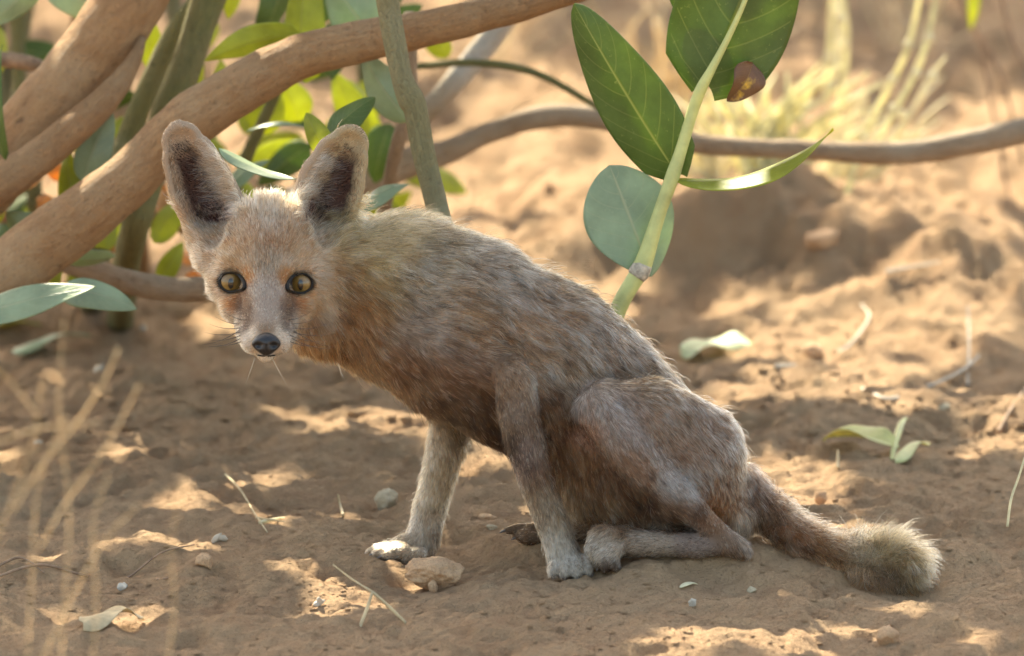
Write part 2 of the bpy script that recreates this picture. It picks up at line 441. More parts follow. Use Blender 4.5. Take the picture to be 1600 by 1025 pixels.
# torso
addp([(548, 445, 15, 88), (620, 462, 15, 112), (730, 512, 18, 132), (840, 572, 22, 128)], .72, 30)
addp([(840, 572, 22, 128), (920, 622, 26, 125), (988, 690, 28, 118), (1046, 752, 28, 100), (1095, 795, 26, 70)], .60, 30)
addp([(600, 512, 15, 56), (690, 572, 18, 62), (770, 612, 20, 56)], .75, 30)           # breast
addp([(660, 400, 18, 52), (760, 440, 18, 46)], .8, 30)                                # withers
addp([(890, 650, 40, 92), (945, 735, 45, 80), (990, 790, 45, 58)], .8, 28)            # belly
addp([(640, 470, -22, 66), (720, 545, -40, 58), (785, 580, -58, 34)], .75, 12)         # near shoulder and upper arm
addp([(640, 480, 60, 62), (705, 610, 80, 44)], .8, 26)                               # far shoulder
# neck to the back of the head
addp([(590, 440, 12, 92), (520, 430, 2, 84), (450, 405, -10, 70)], .85, 26)
addp([(560, 490, 8, 70), (500, 500, 0, 46)], .8, 26)
# near foreleg
addp([(798, 584, -78, 28), (804, 596, -82, 31), (811, 650, -74, 31), (834, 745, -54, 25.5), (862, 822, -38, 22), (880, 866, -32, 23)], .85, 6)
addp([(880, 866, -34, 22), (890, 884, -44, 19)], 1, 10)
for (u, v, w, r, du) in ((868, 888, -52, 11.5, -8), (883, 890, -62, 12, -3), (900, 891, -64, 12, 3), (917, 888, -54, 11.5, 9)):
    addp([(u - du * .6, v - 12, w + 14, r), (u, v, w, r), (u + du * .3, v + 5, w - 8, r * .75)], 1, 3)
# far foreleg
addp([(716, 610, 84, 42), (703, 672, 96, 30), (684, 750, 112, 25), (669, 805, 124, 24), (662, 845, 128, 26)], .85, 14)
addp([(655, 850, 122, 24), (625, 856, 112, 18), (606, 861, 108, 13)], .9, 8)
for (u, v, w, r, du) in ((612, 859, 92, 11, -24), (606, 857, 106, 11.5, -26), (618, 862, 82, 11, -16), (640, 866, 88, 11, -10)):
    addp([(u + 14, v - 2, w, r), (u + du * .5, v + 3, w - 3, r), (u + du, v + 6, w - 4, r * .65)], 1, 3)
# near hind leg
addp([(1082, 706, -30, 80), (1015, 654, -54, 64), (945, 634, -66, 40)], .68, 9)
addp([(1060, 745, -44, 72), (1010, 705, -58, 52)], .58, 12)
addp([(935, 642, -80, 36), (985, 702, -90, 35), (1050, 768, -90, 29), (1105, 818, -76, 19), (1140, 844, -64, 14), (1158, 860, -62, 12)], .75, 5)
addp([(1110, 772, -8, 60), (1135, 800, 0, 46)], .8, 20)
addp([(1152, 858, -60, 15), (1128, 848, -62, 20), (1095, 852, -62, 20), (1040, 850, -64, 19), (985, 848, -64, 22), (948, 846, -64, 24)], .9, 7)
addp([(950, 846, -64, 24), (934, 858, -66, 19)], .9, 6)
for (u, v, w, r) in ((926, 862, -50, 11), (932, 868, -66, 12.5), (942, 872, -80, 12.5), (956, 872, -88, 11)):
    addp([(u + 10, v - 18, w + 2, r), (u, v, w, r), (u + 6, v + 13, w - 2, r * .8)], 1, 3)
# far hind leg
addp([(1050, 720, 80, 76), (980, 745, 90, 58), (925, 775, 92, 40)], .7, 20)
addp([(1010, 830, 85, 24), (930, 824, 100, 22), (870, 832, 105, 19), (832, 834, 105, 17)], .9, 10)
for (u, v, w, r, du) in ((806, 826, 110, 9.5, -16), (818, 836, 96, 11, -10), (826, 840, 88, 10.5, -8)):
    addp([(u + 18, v, w, r), (u, v + 2, w, r), (u + du, v + 3, w, r * .55)], 1, 3)
# tail
addp([(1150, 770, 20, 48), (1200, 802, 14, 31), (1250, 838, 4, 22), (1310, 860, -8, 18), (1355, 866, -15, 22), (1400, 872, -20, 29), (1422, 886, -20, 28)], .85, 14)
# head
addp([(418, 380, -42, 74)], .95, 20)
addp([(372, 380, -40, 52), (462, 380, -40, 52)], .9, 24)
addp([(365, 438, -52, 42)], .9, 24); addp([(475, 438, -52, 42)], .9, 24)
addp([(328, 398, -34, 26)], .9, 20); addp([(510, 396, -34, 26)], .9, 20)
addp([(418, 400, -80, 52), (417, 440, -102, 42), (416, 490, -140, 34), (416, 520, -172, 27)], .95, 20)   # bridge and snout
addp([(395, 523, -148, 25), (396, 532, -162, 20)], .95, 8); addp([(438, 523, -148, 25), (437, 532, -162, 20)], .95, 8)  # whisker pads
addp([(418, 490, -80, 46), (417, 538, -130, 24), (416, 553, -156, 13.5)], .95, 10)              # lower jaw
addp([(360, 414, -82, 19), (372, 408, -88, 18)], .9, 14); addp([(472, 414, -82, 19), (460, 408, -88, 18)], .9, 14)      # brows
addp([(372, 478, -80, 27)], .9, 18); addp([(463, 478, -80, 27)], .9, 18)
addp([(392, 505, -112, 24)], .9, 14); addp([(441, 505, -112, 24)], .9, 14)
# ears: cupped shells
EARS = [dict(base=(340, 362, -20), tip=(277, 200, -12), sgn=1), dict(base=(506, 358, -20), tip=(553, 207, -12), sgn=-1)]
EL = [(338, 366, -22, 46), (332, 325, -20, 52), (312, 285, -16, 51), (297, 250, -14, 44), (285, 222, -12, 33), (280, 207, -12, 20)]
ER = [(504, 366, -22, 48), (506, 325, -20, 55), (518, 285, -16, 53), (532, 250, -14, 44), (545, 226, -12, 32), (551, 214, -12, 20)]
def ear_cav(c, sgn):
    return [(c[0][0] - 6 * sgn, c[0][1] - 2, -66, 26), (c[1][0] - 6 * sgn, c[1][1], -57, 44), (c[2][0] - 4 * sgn, c[2][1], -49, 45), (c[3][0] - 3 * sgn, c[3][1], -43, 37.5), (c[4][0] - 1 * sgn, c[4][1] + 2, -36, 26.5), (c[5][0], c[5][1] + 3, -31, 13)]
for c in (EL, ER): addp(c, .62, 10)
for c, s in ((EL, 1), (ER, -1)): subp(ear_cav(c, s), 1.0, 7)
# eye sockets
EYES = [(361, 440), (470, 442)]
EYEW = []
for ex, ey in EYES:
    colm = FD[int(round((ex - LO[0]) / H)), int(round((ey - LO[1]) / H))]
    ws_ = LO[2] + H * int(np.argmax(colm < 0)); EYEW.append(ws_)
    subp([(ex, ey, ws_ - 3, 18)], 1.0, 5)

def surface_nets(F, lo, h):
    ins = F < 0
    nx_, ny_, nz_ = F.shape
    c = [ins[i:nx_ - 1 + i, j:ny_ - 1 + j, k:nz_ - 1 + k] for i in (0, 1) for j in (0, 1) for k in (0, 1)]
    s = sum(q.astype(np.int8) for q in c); act = (s > 0) & (s < 8)
    ai, aj, ak = np.nonzero(act)
    idx = np.full(act.shape, -1, np.int32); idx[ai, aj, ak] = np.arange(len(ai))
    val = {(i, j, k): F[ai + i, aj + j, ak + k] for i in (0, 1) for j in (0, 1) for k in (0, 1)}
    acc = np.zeros((len(ai), 3)); cnt = np.zeros(len(ai))
    cor = list(val)
    for a in cor:
        for ax in range(3):
            if a[ax] == 0:
                b = list(a); b[ax] = 1; b = tuple(b)
                va, vb = val[a], val[b]; m = (va < 0) != (vb < 0)
                t = np.where(m, va / np.where(m, va - vb, 1), 0)
                p = np.array(a, float)[None] * np.ones((len(ai), 1)); p[:, ax] = t
                acc += p * m[:, None]; cnt += m
    V = (np.stack([ai, aj, ak], 1) + acc / cnt[:, None]) * h + lo
    faces = []
    for ax in range(3):
        a_, b_ = [q for q in range(3) if q != ax]
        s0 = [slice(None)] * 3; s1 = [slice(None)] * 3; s0[ax] = slice(0, -1); s1[ax] = slice(1, None)
        e = ins[tuple(s0)] != ins[tuple(s1)]
        e = e.copy()
        for q in (a_, b_):
            z = [slice(None)] * 3; z[q] = 0; e[tuple(z)] = False; z[q] = -1; e[tuple(z)] = False
        pts = np.stack(np.nonzero(e), 1)
        first_in = ins[tuple(pts.T)]
        def cell(da, db):
            r = pts.copy(); r[:, a_] += da; r[:, b_] += db; return idx[tuple(r.T)]
        q = np.stack([cell(-1, -1), cell(0, -1), cell(0, 0), cell(-1, 0)], 1)
        flip = first_in ^ (ax == 1)
        q[~flip] = q[~flip][:, ::-1]
        faces.append(q)
    return V, np.concatenate(faces)
Vf, Ff = surface_nets(FD, LO, H)
del FD
# light smoothing
e = np.concatenate([Ff[:, [0, 1]], Ff[:, [1, 2]], Ff[:, [2, 3]], Ff[:, [3, 0]]])
for _ in range(3):
    s = np.zeros_like(Vf); n = np.zeros(len(Vf))
    for k in range(3):
        s[:, k] = np.bincount(e[:, 0], Vf[e[:, 1], k], len(Vf)) + np.bincount(e[:, 1], Vf[e[:, 0], k], len(Vf))
    n = np.bincount(e[:, 0], minlength=len(Vf)) + np.bincount(e[:, 1], minlength=len(Vf))
    Vf = .5 * Vf + .5 * s / n[:, None]
def vnormals(V, F):
    a, b, c, d = V[F[:, 0]], V[F[:, 1]], V[F[:, 2]], V[F[:, 3]]
    fn = np.cross(c - a, d - b); N = np.zeros_like(V)
    for i in range(4):
        for k in range(3): N[:, k] += np.bincount(F[:, i], fn[:, k], len(V))
    return N / (np.linalg.norm(N, axis=1)[:, None] + 1e-12)
Nf = vnormals(Vf, Ff)
# orientation check: outward at the camera-most vertex must face -w
if Nf[np.argmin(Vf[:, 2]), 2] > 0: Ff = Ff[:, ::-1]; Nf = -Nf
print("fox verts", len(Vf))
def uvw2world(a): return P(a[..., 0], a[..., 1], a[..., 2])
bvh = BVHTree.FromPolygons([tuple(v) for v in Vf], [tuple(map(int, f)) for f in Ff])
def surf(u, v, w0=-400):
    hit = bvh.ray_cast(Vector((u, v, w0)), Vector((0, 0, 1)))
    return (None, None) if hit[0] is None else (np.array(hit[0]), np.array(hit[1]))

# ------------------------------------------------------------------ coat guides: (u, v, w, sigma, flow(u,v,w), length px, lift, undercoat colour, tip colour, grizzle)
sandc = (.50, .335, .215); pale = (.74, .64, .54); brown = (.26, .165, .10); dkbrown = (.13, .08, .05); grey = (.84, .79, .72)
orange = (.48, .23, .085); cream = (.84, .76, .66); pinkish = (.46, .32, .25); yell = (.54, .43, .27); rust = (.36, .20, .11)
GD = [
 # head
 (416, 545, -165, 11, (0, .6, .6), 5, .25, cream, cream, .1), (388, 532, -165, 13, (-.6, .3, .8), 6, .25, pale, cream, .1), (444, 532, -165, 13, (.6, .3, .8), 6, .25, pale, cream, .1),
 (416, 512, -175, 9, (0, -.6, .8), 4, .2, (.36, .26, .18), pale, .3), (416, 490, -150, 14, (0, -.7, .7), 5, .2, (.44, .35, .28), pale, .35),
 (416, 455, -130, 15, (0, -.8, .5), 7, .22, (.42, .33, .27), pale, .45), (416, 415, -110, 18, (0, -.9, .4), 10, .22, (.40, .29, .20), pale, .5),
 (380, 482, -115, 9, (-0.5, -.2, .8), 6, .22, (.17, .12, .095), (.30, .23, .19), .2), (380, 497, -115, 9, (-0.5, -.2, .8), 6, .22, (.17, .12, .095), (.30, .23, .19), .2), (383, 512, -115, 9, (-0.5, -.2, .8), 6, .22, (.17, .12, .095), (.30, .23, .19), .2), (453, 482, -115, 9, (0.5, -.2, .8), 6, .22, (.17, .12, .095), (.30, .23, .19), .2), (453, 497, -115, 9, (0.5, -.2, .8), 6, .22, (.17, .12, .095), (.30, .23, .19), .2), (450, 512, -115, 9, (0.5, -.2, .8), 6, .22, (.17, .12, .095), (.30, .23, .19), .2),
 (381, 472, -110, 8, (-.5, -.2, .8), 6, .22, (.30, .20, .14), (.42, .30, .22), .2), (452, 472, -110, 8, (.5, -.2, .8), 6, .22, (.30, .20, .14), (.42, .30, .22), .2),
 (352, 474, -90, 14, (-.8, .3, .5), 9, .22, orange, (.62, .42, .26), .2), (482, 474, -90, 14, (.8, .3, .5), 9, .22, orange, (.62, .42, .26), .2),
 (386, 432, -100, 8, (-.2, -.8, .4), 6, .2, orange, (.56, .34, .18), .2), (446, 434, -100, 8, (.2, -.8, .4), 6, .2, orange, (.56, .34, .18), .2),
 (365, 506, -100, 13, (-.7, .5, .6), 9, .25, pale, cream, .1), (466, 506, -100, 13, (.7, .5, .6), 9, .25, pale, cream, .1),
 (330, 480, -60, 18, (-.8, .5, .3), 14, .3, pale, cream, .2), (508, 478, -60, 18, (.8, .5, .3), 14, .3, pale, cream, .2),
 (332, 430, -60, 18, (-.9, .1, .4), 13, .28, (.52, .37, .25), cream, .35), (504, 430, -60, 18, (.9, .1, .4), 13, .28, (.52, .37, .25), cream, .35),
 (362, 405, -80, 14, (-.5, -.8, .3), 10, .25, (.52, .36, .23), cream, .4), (472, 405, -80, 14, (.5, -.8, .3), 10, .25, (.52, .36, .23), cream, .4),
 (416, 365, -100, 22, (0, -1, .4), 12, .25, (.38, .23, .14), (.66, .54, .42), .8), (372, 362, -80, 20, (-.4, -1, .4), 12, .25, (.42, .27, .17), (.66, .54, .42), .6), (462, 362, -80, 20, (.4, -1, .4), 12, .25, (.42, .27, .17), (.66, .54, .42), .6),
 (416, 318, -60, 20, (0, -1, .7), 18, .35, (.40, .29, .20), pale, .6), (340, 375, -60, 18, (-.7, -.7, .3), 12, .28, (.50, .34, .22), cream, .4), (495, 375, -60, 18, (.7, -.7, .3), 12, .28, (.50, .34, .22), cream, .4),
 (416, 300, 10, 30, (.2, -.5, .9), 28, .45, (.50, .38, .27), cream, .4),
 # neck
 (530, 440, 0, 30, (.7, .5, .3), 26, .25, (.50, .34, .20), (.62, .48, .33), .3), (500, 540, 0, 28, (.5, .8, .2), 30, .35, (.40, .24, .13), (.58, .42, .28), .2),
 (560, 360, 10, 36, (.8, -.05, .2), 36, .28, yell, (.68, .58, .42), .45), (620, 350, 10, 30, (.85, .1, .1), 42, .30, yell, (.66, .58, .42), .6),
 (560, 480, -40, 32, (.7, .6, 0), 30, .22, (.46, .30, .18), (.58, .43, .29), .3), (590, 430, -60, 34, (.85, .35, 0), 34, .2, yell, (.66, .56, .40), .4),
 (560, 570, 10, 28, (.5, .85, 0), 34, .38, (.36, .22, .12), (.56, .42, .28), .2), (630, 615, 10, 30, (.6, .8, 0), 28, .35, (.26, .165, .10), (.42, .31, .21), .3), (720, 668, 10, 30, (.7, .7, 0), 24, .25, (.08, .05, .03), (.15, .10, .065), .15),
 (765, 690, 20, 26, (.7, .7, 0), 20, .25, (.07, .045, .028), (.13, .085, .055), .15),  # brown underside, colour deepened against light bounced off the sand
 # shoulder, ribs, back
 (660, 440, -60, 36, (.95, .2, 0), 36, .16, (.42, .33, .23), (.66, .60, .52), .6), (660, 510, -70, 36, (.85, .3, 0), 24, .14, (.40, .33, .28), grey, .9),
 (630, 575, -60, 30, (.8, .5, 0), 24, .2, (.34, .21, .13), (.50, .38, .27), .4), (720, 590, -70, 34, (.8, .4, 0), 20, .14, (.30, .20, .14), (.48, .38, .31), .6), (735, 622, -50, 22, (.7, .6, 0), 20, .2, (.20, .13, .085), (.36, .26, .18), .3), (655, 640, -10, 18, (.7, .6, 0), 22, .3, (.12, .075, .045), (.22, .15, .10), .1), (725, 672, -10, 20, (.7, .6, 0), 20, .25, (.06, .04, .024), (.11, .07, .045), .1), (690, 655, -20, 16, (.7, .6, 0), 20, .25, (.08, .05, .03), (.15, .10, .065), .1), (783, 700, 0, 16, (.7, .6, 0), 18, .2, (.05, .032, .02), (.10, .065, .04), .1),  # darkest guides: underside shade put into the brown coat colour
 (720, 480, -70, 36, (.95, .3, 0), 32, .13, (.45, .32, .21), (.62, .50, .38), .5), (700, 380, -20, 34, (.95, .25, .1), 38, .2, (.40, .31, .2), (.60, .54, .46), .7), (760, 400, -10, 30, (.95, .35, .1), 34, .22, (.27, .2, .14), (.55, .5, .44), .9),
 (790, 450, -60, 40, (.9, .45, 0), 34, .13, (.40, .31, .235), grey, .9), (820, 520, -80, 40, (.85, .5, 0), 30, .12, (.44, .30, .19), (.62, .53, .44), .7),
 (880, 470, -40, 40, (.85, .55, .05), 30, .14, (.38, .26, .17), (.60, .54, .48), .9), (880, 560, -90, 40, (.7, .7, 0), 28, .12, (.37, .28, .2), grey, .9),
 (970, 540, -60, 40, (.75, .65, 0), 28, .13, (.36, .25, .165), (.60, .56, .52), .9), (1060, 620, -50, 36, (.7, .7, .05), 26, .14, (.36, .24, .15), grey, .8), (1130, 690, -30, 36, (.5, .85, 0), 24, .15, (.34, .22, .145), grey, .8),
 (1170, 760, -10, 30, (.4, .9, 0), 22, .22, (.32, .20, .13), (.50, .42, .36), .7), (1125, 800, -30, 20, (0, 1, 0), 10, .2, rust, (.46, .28, .16), .4), (1160, 820, -10, 14, (0, 1, 0), 22, .35, pale, (.70, .66, .62), .2),
 (860, 640, -60, 26, (.3, .9, 0), 24, .16, (.30, .20, .13), (.46, .36, .28), .5), (870, 730, -20, 28, (.2, 1, 0), 28, .22, (.32, .2, .12), (.46, .33, .22), .4),
 (960, 800, 20, 34, (.5, .9, 0), 30, .25, (.30, .19, .12), (.44, .32, .22), .4), (885, 800, 20, 20, (.1, 1, 0), 30, .4, (.48, .36, .25), (.66, .56, .44), .3),  # second guide: bright rim light painted into the belly's left edge
 # near hind leg
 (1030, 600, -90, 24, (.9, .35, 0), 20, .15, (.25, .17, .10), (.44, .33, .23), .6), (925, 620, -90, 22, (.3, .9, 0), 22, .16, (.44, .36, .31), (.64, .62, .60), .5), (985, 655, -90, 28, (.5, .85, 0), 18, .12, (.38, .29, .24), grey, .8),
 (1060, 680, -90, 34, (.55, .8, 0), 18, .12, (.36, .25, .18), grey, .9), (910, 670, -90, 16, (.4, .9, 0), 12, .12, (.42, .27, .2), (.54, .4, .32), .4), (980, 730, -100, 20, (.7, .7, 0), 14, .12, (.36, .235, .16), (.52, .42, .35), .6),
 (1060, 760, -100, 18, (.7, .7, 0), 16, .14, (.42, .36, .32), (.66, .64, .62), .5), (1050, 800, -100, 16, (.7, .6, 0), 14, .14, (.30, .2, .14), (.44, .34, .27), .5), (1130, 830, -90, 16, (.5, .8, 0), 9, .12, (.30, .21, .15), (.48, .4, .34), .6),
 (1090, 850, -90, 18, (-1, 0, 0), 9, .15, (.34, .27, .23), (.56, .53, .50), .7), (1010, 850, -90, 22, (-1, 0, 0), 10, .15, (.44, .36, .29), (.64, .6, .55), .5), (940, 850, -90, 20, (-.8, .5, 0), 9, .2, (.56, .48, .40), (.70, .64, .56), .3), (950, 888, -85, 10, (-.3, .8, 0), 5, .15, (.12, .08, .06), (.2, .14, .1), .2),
 (868, 622, -60, 10, (.2, 1, 0), 14, .1, (.12, .07, .045), (.20, .13, .09), .2), (790, 560, -90, 12, (.8, .5, 0), 12, .1, (.15, .10, .07), (.3, .22, .16), .3), (960, 590, -70, 10, (.9, .3, 0), 14, .1, (.14, .09, .05), (.28, .2, .13), .4), (1030, 585, -70, 10, (.9, .3, 0), 14, .1, (.14, .09, .05), (.30, .2, .13), .4), (888, 660, -50, 10, (.2, 1, 0), 14, .1, (.13, .08, .05), (.22, .15, .1), .2), (1000, 790, -50, 14, (.6, .8, 0), 18, .1, (.14, .08, .05), (.24, .16, .1), .3), (1100, 800, -95, 9, (.6, .8, 0), 12, .1, (.15, .10, .07), (.3, .22, .17), .4),  # crease shading painted into the coat around elbow and thigh
 # near foreleg
 (800, 585, -80, 20, (.5, .8, 0), 9, .12, (.33, .24, .17), (.52, .42, .33), .5), (815, 650, -80, 20, (.2, 1, 0), 9, .15, (.30, .23, .18), (.50, .43, .37), .7), (830, 715, -70, 22, (.25, 1, 0), 9, .18, (.31, .24, .21), (.50, .44, .40), .8),
 (850, 790, -60, 22, (.25, 1, 0), 10, .22, (.44, .36, .28), (.62, .55, .46), .3), (875, 850, -60, 20, (.25, 1, -.2), 11, .22, (.60, .53, .45), (.78, .72, .64), .2), (892, 888, -70, 16, (.1, .6, -.6), 8, .25, (.60, .54, .47), (.74, .70, .64), .3),
 # far foreleg and paw
 (700, 680, 60, 26, (-.1, 1, 0), 13, .25, (.58, .46, .33), (.72, .62, .48), .3), (680, 760, 80, 24, (-.15, 1, 0), 14, .28, (.60, .49, .36), (.72, .62, .48), .3), (665, 825, 100, 20, (-.1, 1, 0), 11, .25, (.56, .46, .36), (.72, .66, .58), .35), (688, 840, 100, 10, (0, 1, 0), 7, .2, (.24, .15, .09), (.36, .25, .17), .3),
 (612, 860, 90, 22, (-.9, .3, -.2), 9, .2, (.52, .42, .32), (.66, .58, .48), .3),
 # far hind paw
 (820, 838, 90, 18, (-1, 0, 0), 7, .15, (.22, .15, .10), (.36, .27, .2), .3), (900, 825, 80, 20, (-1, 0, 0), 9, .15, (.34, .25, .18), (.48, .4, .3), .4),
 # tail
 (1190, 800, 0, 22, (.5, .85, -.1), 24, .28, (.30, .20, .13), (.46, .37, .29), .4), (1240, 835, -10, 22, (.7, .7, -.2), 27, .34, (.36, .22, .13), (.58, .52, .46), .5), (1300, 860, -20, 22, (.9, .2, -.1), 24, .3, (.42, .27, .16), (.60, .52, .42), .4),
 (1345, 870, -30, 18, (-.2, -.2, -.6), 42, .7, (.48, .40, .31), (.72, .66, .57), .3), (1385, 850, -40, 22, (.6, -.3, -.4), 33, .45, (.44, .36, .25), (.62, .54, .40), .5), (1430, 880, -30, 20, (.4, .8, 0), 30, .35, (.40, .31, .20), (.56, .46, .32), .5), (1380, 905, -30, 18, (.1, .7, -.4), 38, .5, (.34, .25, .18), (.54, .46, .38), .4),
]
GP = np.array([g[:3] for g in GD], float); GS = np.array([g[3] for g in GD], float); GF = np.array([g[4] for g in GD], float); GF /= np.linalg.norm(GF, axis=1)[:, None]
GQ = np.array([[g[5], g[6], *g[7], *g[8], g[9]] for g in GD], float)
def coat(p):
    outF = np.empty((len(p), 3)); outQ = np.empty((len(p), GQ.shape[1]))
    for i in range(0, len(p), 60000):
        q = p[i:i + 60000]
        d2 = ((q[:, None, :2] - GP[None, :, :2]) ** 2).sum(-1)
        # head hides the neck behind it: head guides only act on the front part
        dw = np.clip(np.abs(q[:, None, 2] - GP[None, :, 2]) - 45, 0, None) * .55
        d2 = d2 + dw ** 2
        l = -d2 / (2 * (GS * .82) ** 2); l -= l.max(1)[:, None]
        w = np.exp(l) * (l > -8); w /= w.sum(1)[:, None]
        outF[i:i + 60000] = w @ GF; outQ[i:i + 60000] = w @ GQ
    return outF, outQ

# skin mesh with undercoat colour
_, q_ = coat(Vf)
skin_c = q_[:, 2:5] ** 1.25 * .7
def ear_local(p, c, s):
    """a: 0 base..1 tip, b: -1 outer..1 head side"""
    A = np.array(c[1][:2], float); B = np.array(c[5][:2], float); d = B - A; L = np.hypot(*d); d /= L; n = np.array([-d[1], d[0]])
    if n[0] * s < 0: n = -n
    r = p[:, :2] - A
    a = (r @ d) / L; width = np.interp(a, [-.6, 0, .33, .62, .86, 1.0, 1.15], [46, 54, 53, 45, 34, 24, 14])
    return a, (r @ n) / width, d, n
skin_m, nt, b = new_mat("fox_skin"); at = nd(nt, "ShaderNodeAttribute", attribute_name='col'); nt.links.new(at.outputs['Color'], b.inputs['Base Color'])
b.inputs['Roughness'].default_value = .8; b.inputs['Specular IOR Level'].default_value = .2
fur_m = bpy.data.materials.new("fox_fur"); fur_m.use_nodes = True; nt = fur_m.node_tree; nt.nodes.clear()
out = nd(nt, "ShaderNodeOutputMaterial"); hb = nd(nt, "ShaderNodeBsdfHairPrincipled", parametrization='COLOR')
at = nd(nt, "ShaderNodeAttribute", attribute_name='col'); nt.links.new(at.outputs['Color'], hb.inputs['Color'])
hb.inputs['Roughness'].default_value = .38; hb.inputs['Radial Roughness'].default_value = .6; hb.inputs['Coat'].default_value = 0.0; hb.inputs['IOR'].default_value = 1.22
nt.links.new(hb.outputs[0], out.inputs[0])

fox = empty("fox")
tag(fox, "sandy grey desert fox sitting on the sand and looking at the camera", "fox")
for c, s, cv in ((EL, 1, ear_cav(EL, 1)), (ER, -1, ear_cav(ER, -1))):
    a, bb, d, n = ear_local(Vf, c, s)
    m = (Vf[:, 1] < 366) & (a > -.75) & (np.abs(bb) < 1.2) & (Vf[:, 2] < 40) & (Vf[:, 1] < 330 + 60 * (np.abs(bb) < .8))
    inside = m & (Nf[:, 2] < .1) & (np.abs(bb) < .78)
    k = np.clip((1 - np.abs(bb + .12 - .08 * noise(Vf / 14, 191)) / (.62 - .22 * np.clip(a, 0, 1))) * 2.4, 0, 1) * inside * np.clip((.92 - a) * 3.5, 0, 1)
    skin_c = skin_c * (1 - k[:, None]) + np.array([.055, .026, .016]) * k[:, None]
for (ex, ey) in EYES:
    dd_ = np.hypot(Vf[:, 0] - ex, (Vf[:, 1] - ey) * 1.1); k = np.clip((25 - dd_) / 4, 0, 1) * (Vf[:, 2] < -50); skin_c = skin_c * (1 - k[:, None]) + np.array([.02, .014, .011]) * k[:, None]
body = fast_mesh("body", uvw2world(Vf), Ff[:, ::-1], skin_m, fox, skin_c)

# ------------------------------------------------------------------ fur strands
NF = 390000
tri = np.concatenate([Ff[:, [0, 1, 2]], Ff[:, [0, 2, 3]]])
A, B, C = Vf[tri[:, 0]], Vf[tri[:, 1]], Vf[tri[:, 2]]
cr = np.cross(B - A, C - A); area = np.linalg.norm(cr, axis=1) / 2
cen = (A + B + C) / 3
_, cq = coat(cen)
dens = np.clip(22 / (cq[:, 0] + 4), .5, 2.2)                      # short coat is denser
front = ((Nf[tri[:, 0]] + Nf[tri[:, 1]] + Nf[tri[:, 2]])[:, 2] / 3)
dens *= np.where(front > .45, .45, 1.0)                           # side turned away from every likely view: thinner sampling
head = (cen[:, 0] < 545) & (cen[:, 1] < 575); dens[head] *= 1.7
pr = area * dens; pr /= pr.sum()
ti = rng.choice(len(tri), NF, p=pr)
r1, r2 = rng.random(NF), rng.random(NF); fl = r1 + r2 > 1; r1[fl] = 1 - r1[fl]; r2[fl] = 1 - r2[fl]
Rt = A[ti] + (B - A)[ti] * r1[:, None] + (C - A)[ti] * r2[:, None]
Nr = Nf[tri[ti, 0]] * (1 - r1 - r2)[:, None] + Nf[tri[ti, 1]] * r1[:, None] + Nf[tri[ti, 2]] * r2[:, None]
Nr /= np.linalg.norm(Nr, axis=1)[:, None]
Fl, Q = coat(Rt)
ln, lift = Q[:, 0].copy(), Q[:, 1].copy(); c0, c1, griz = Q[:, 2:5].copy(), Q[:, 5:8].copy(), Q[:, 8].copy()
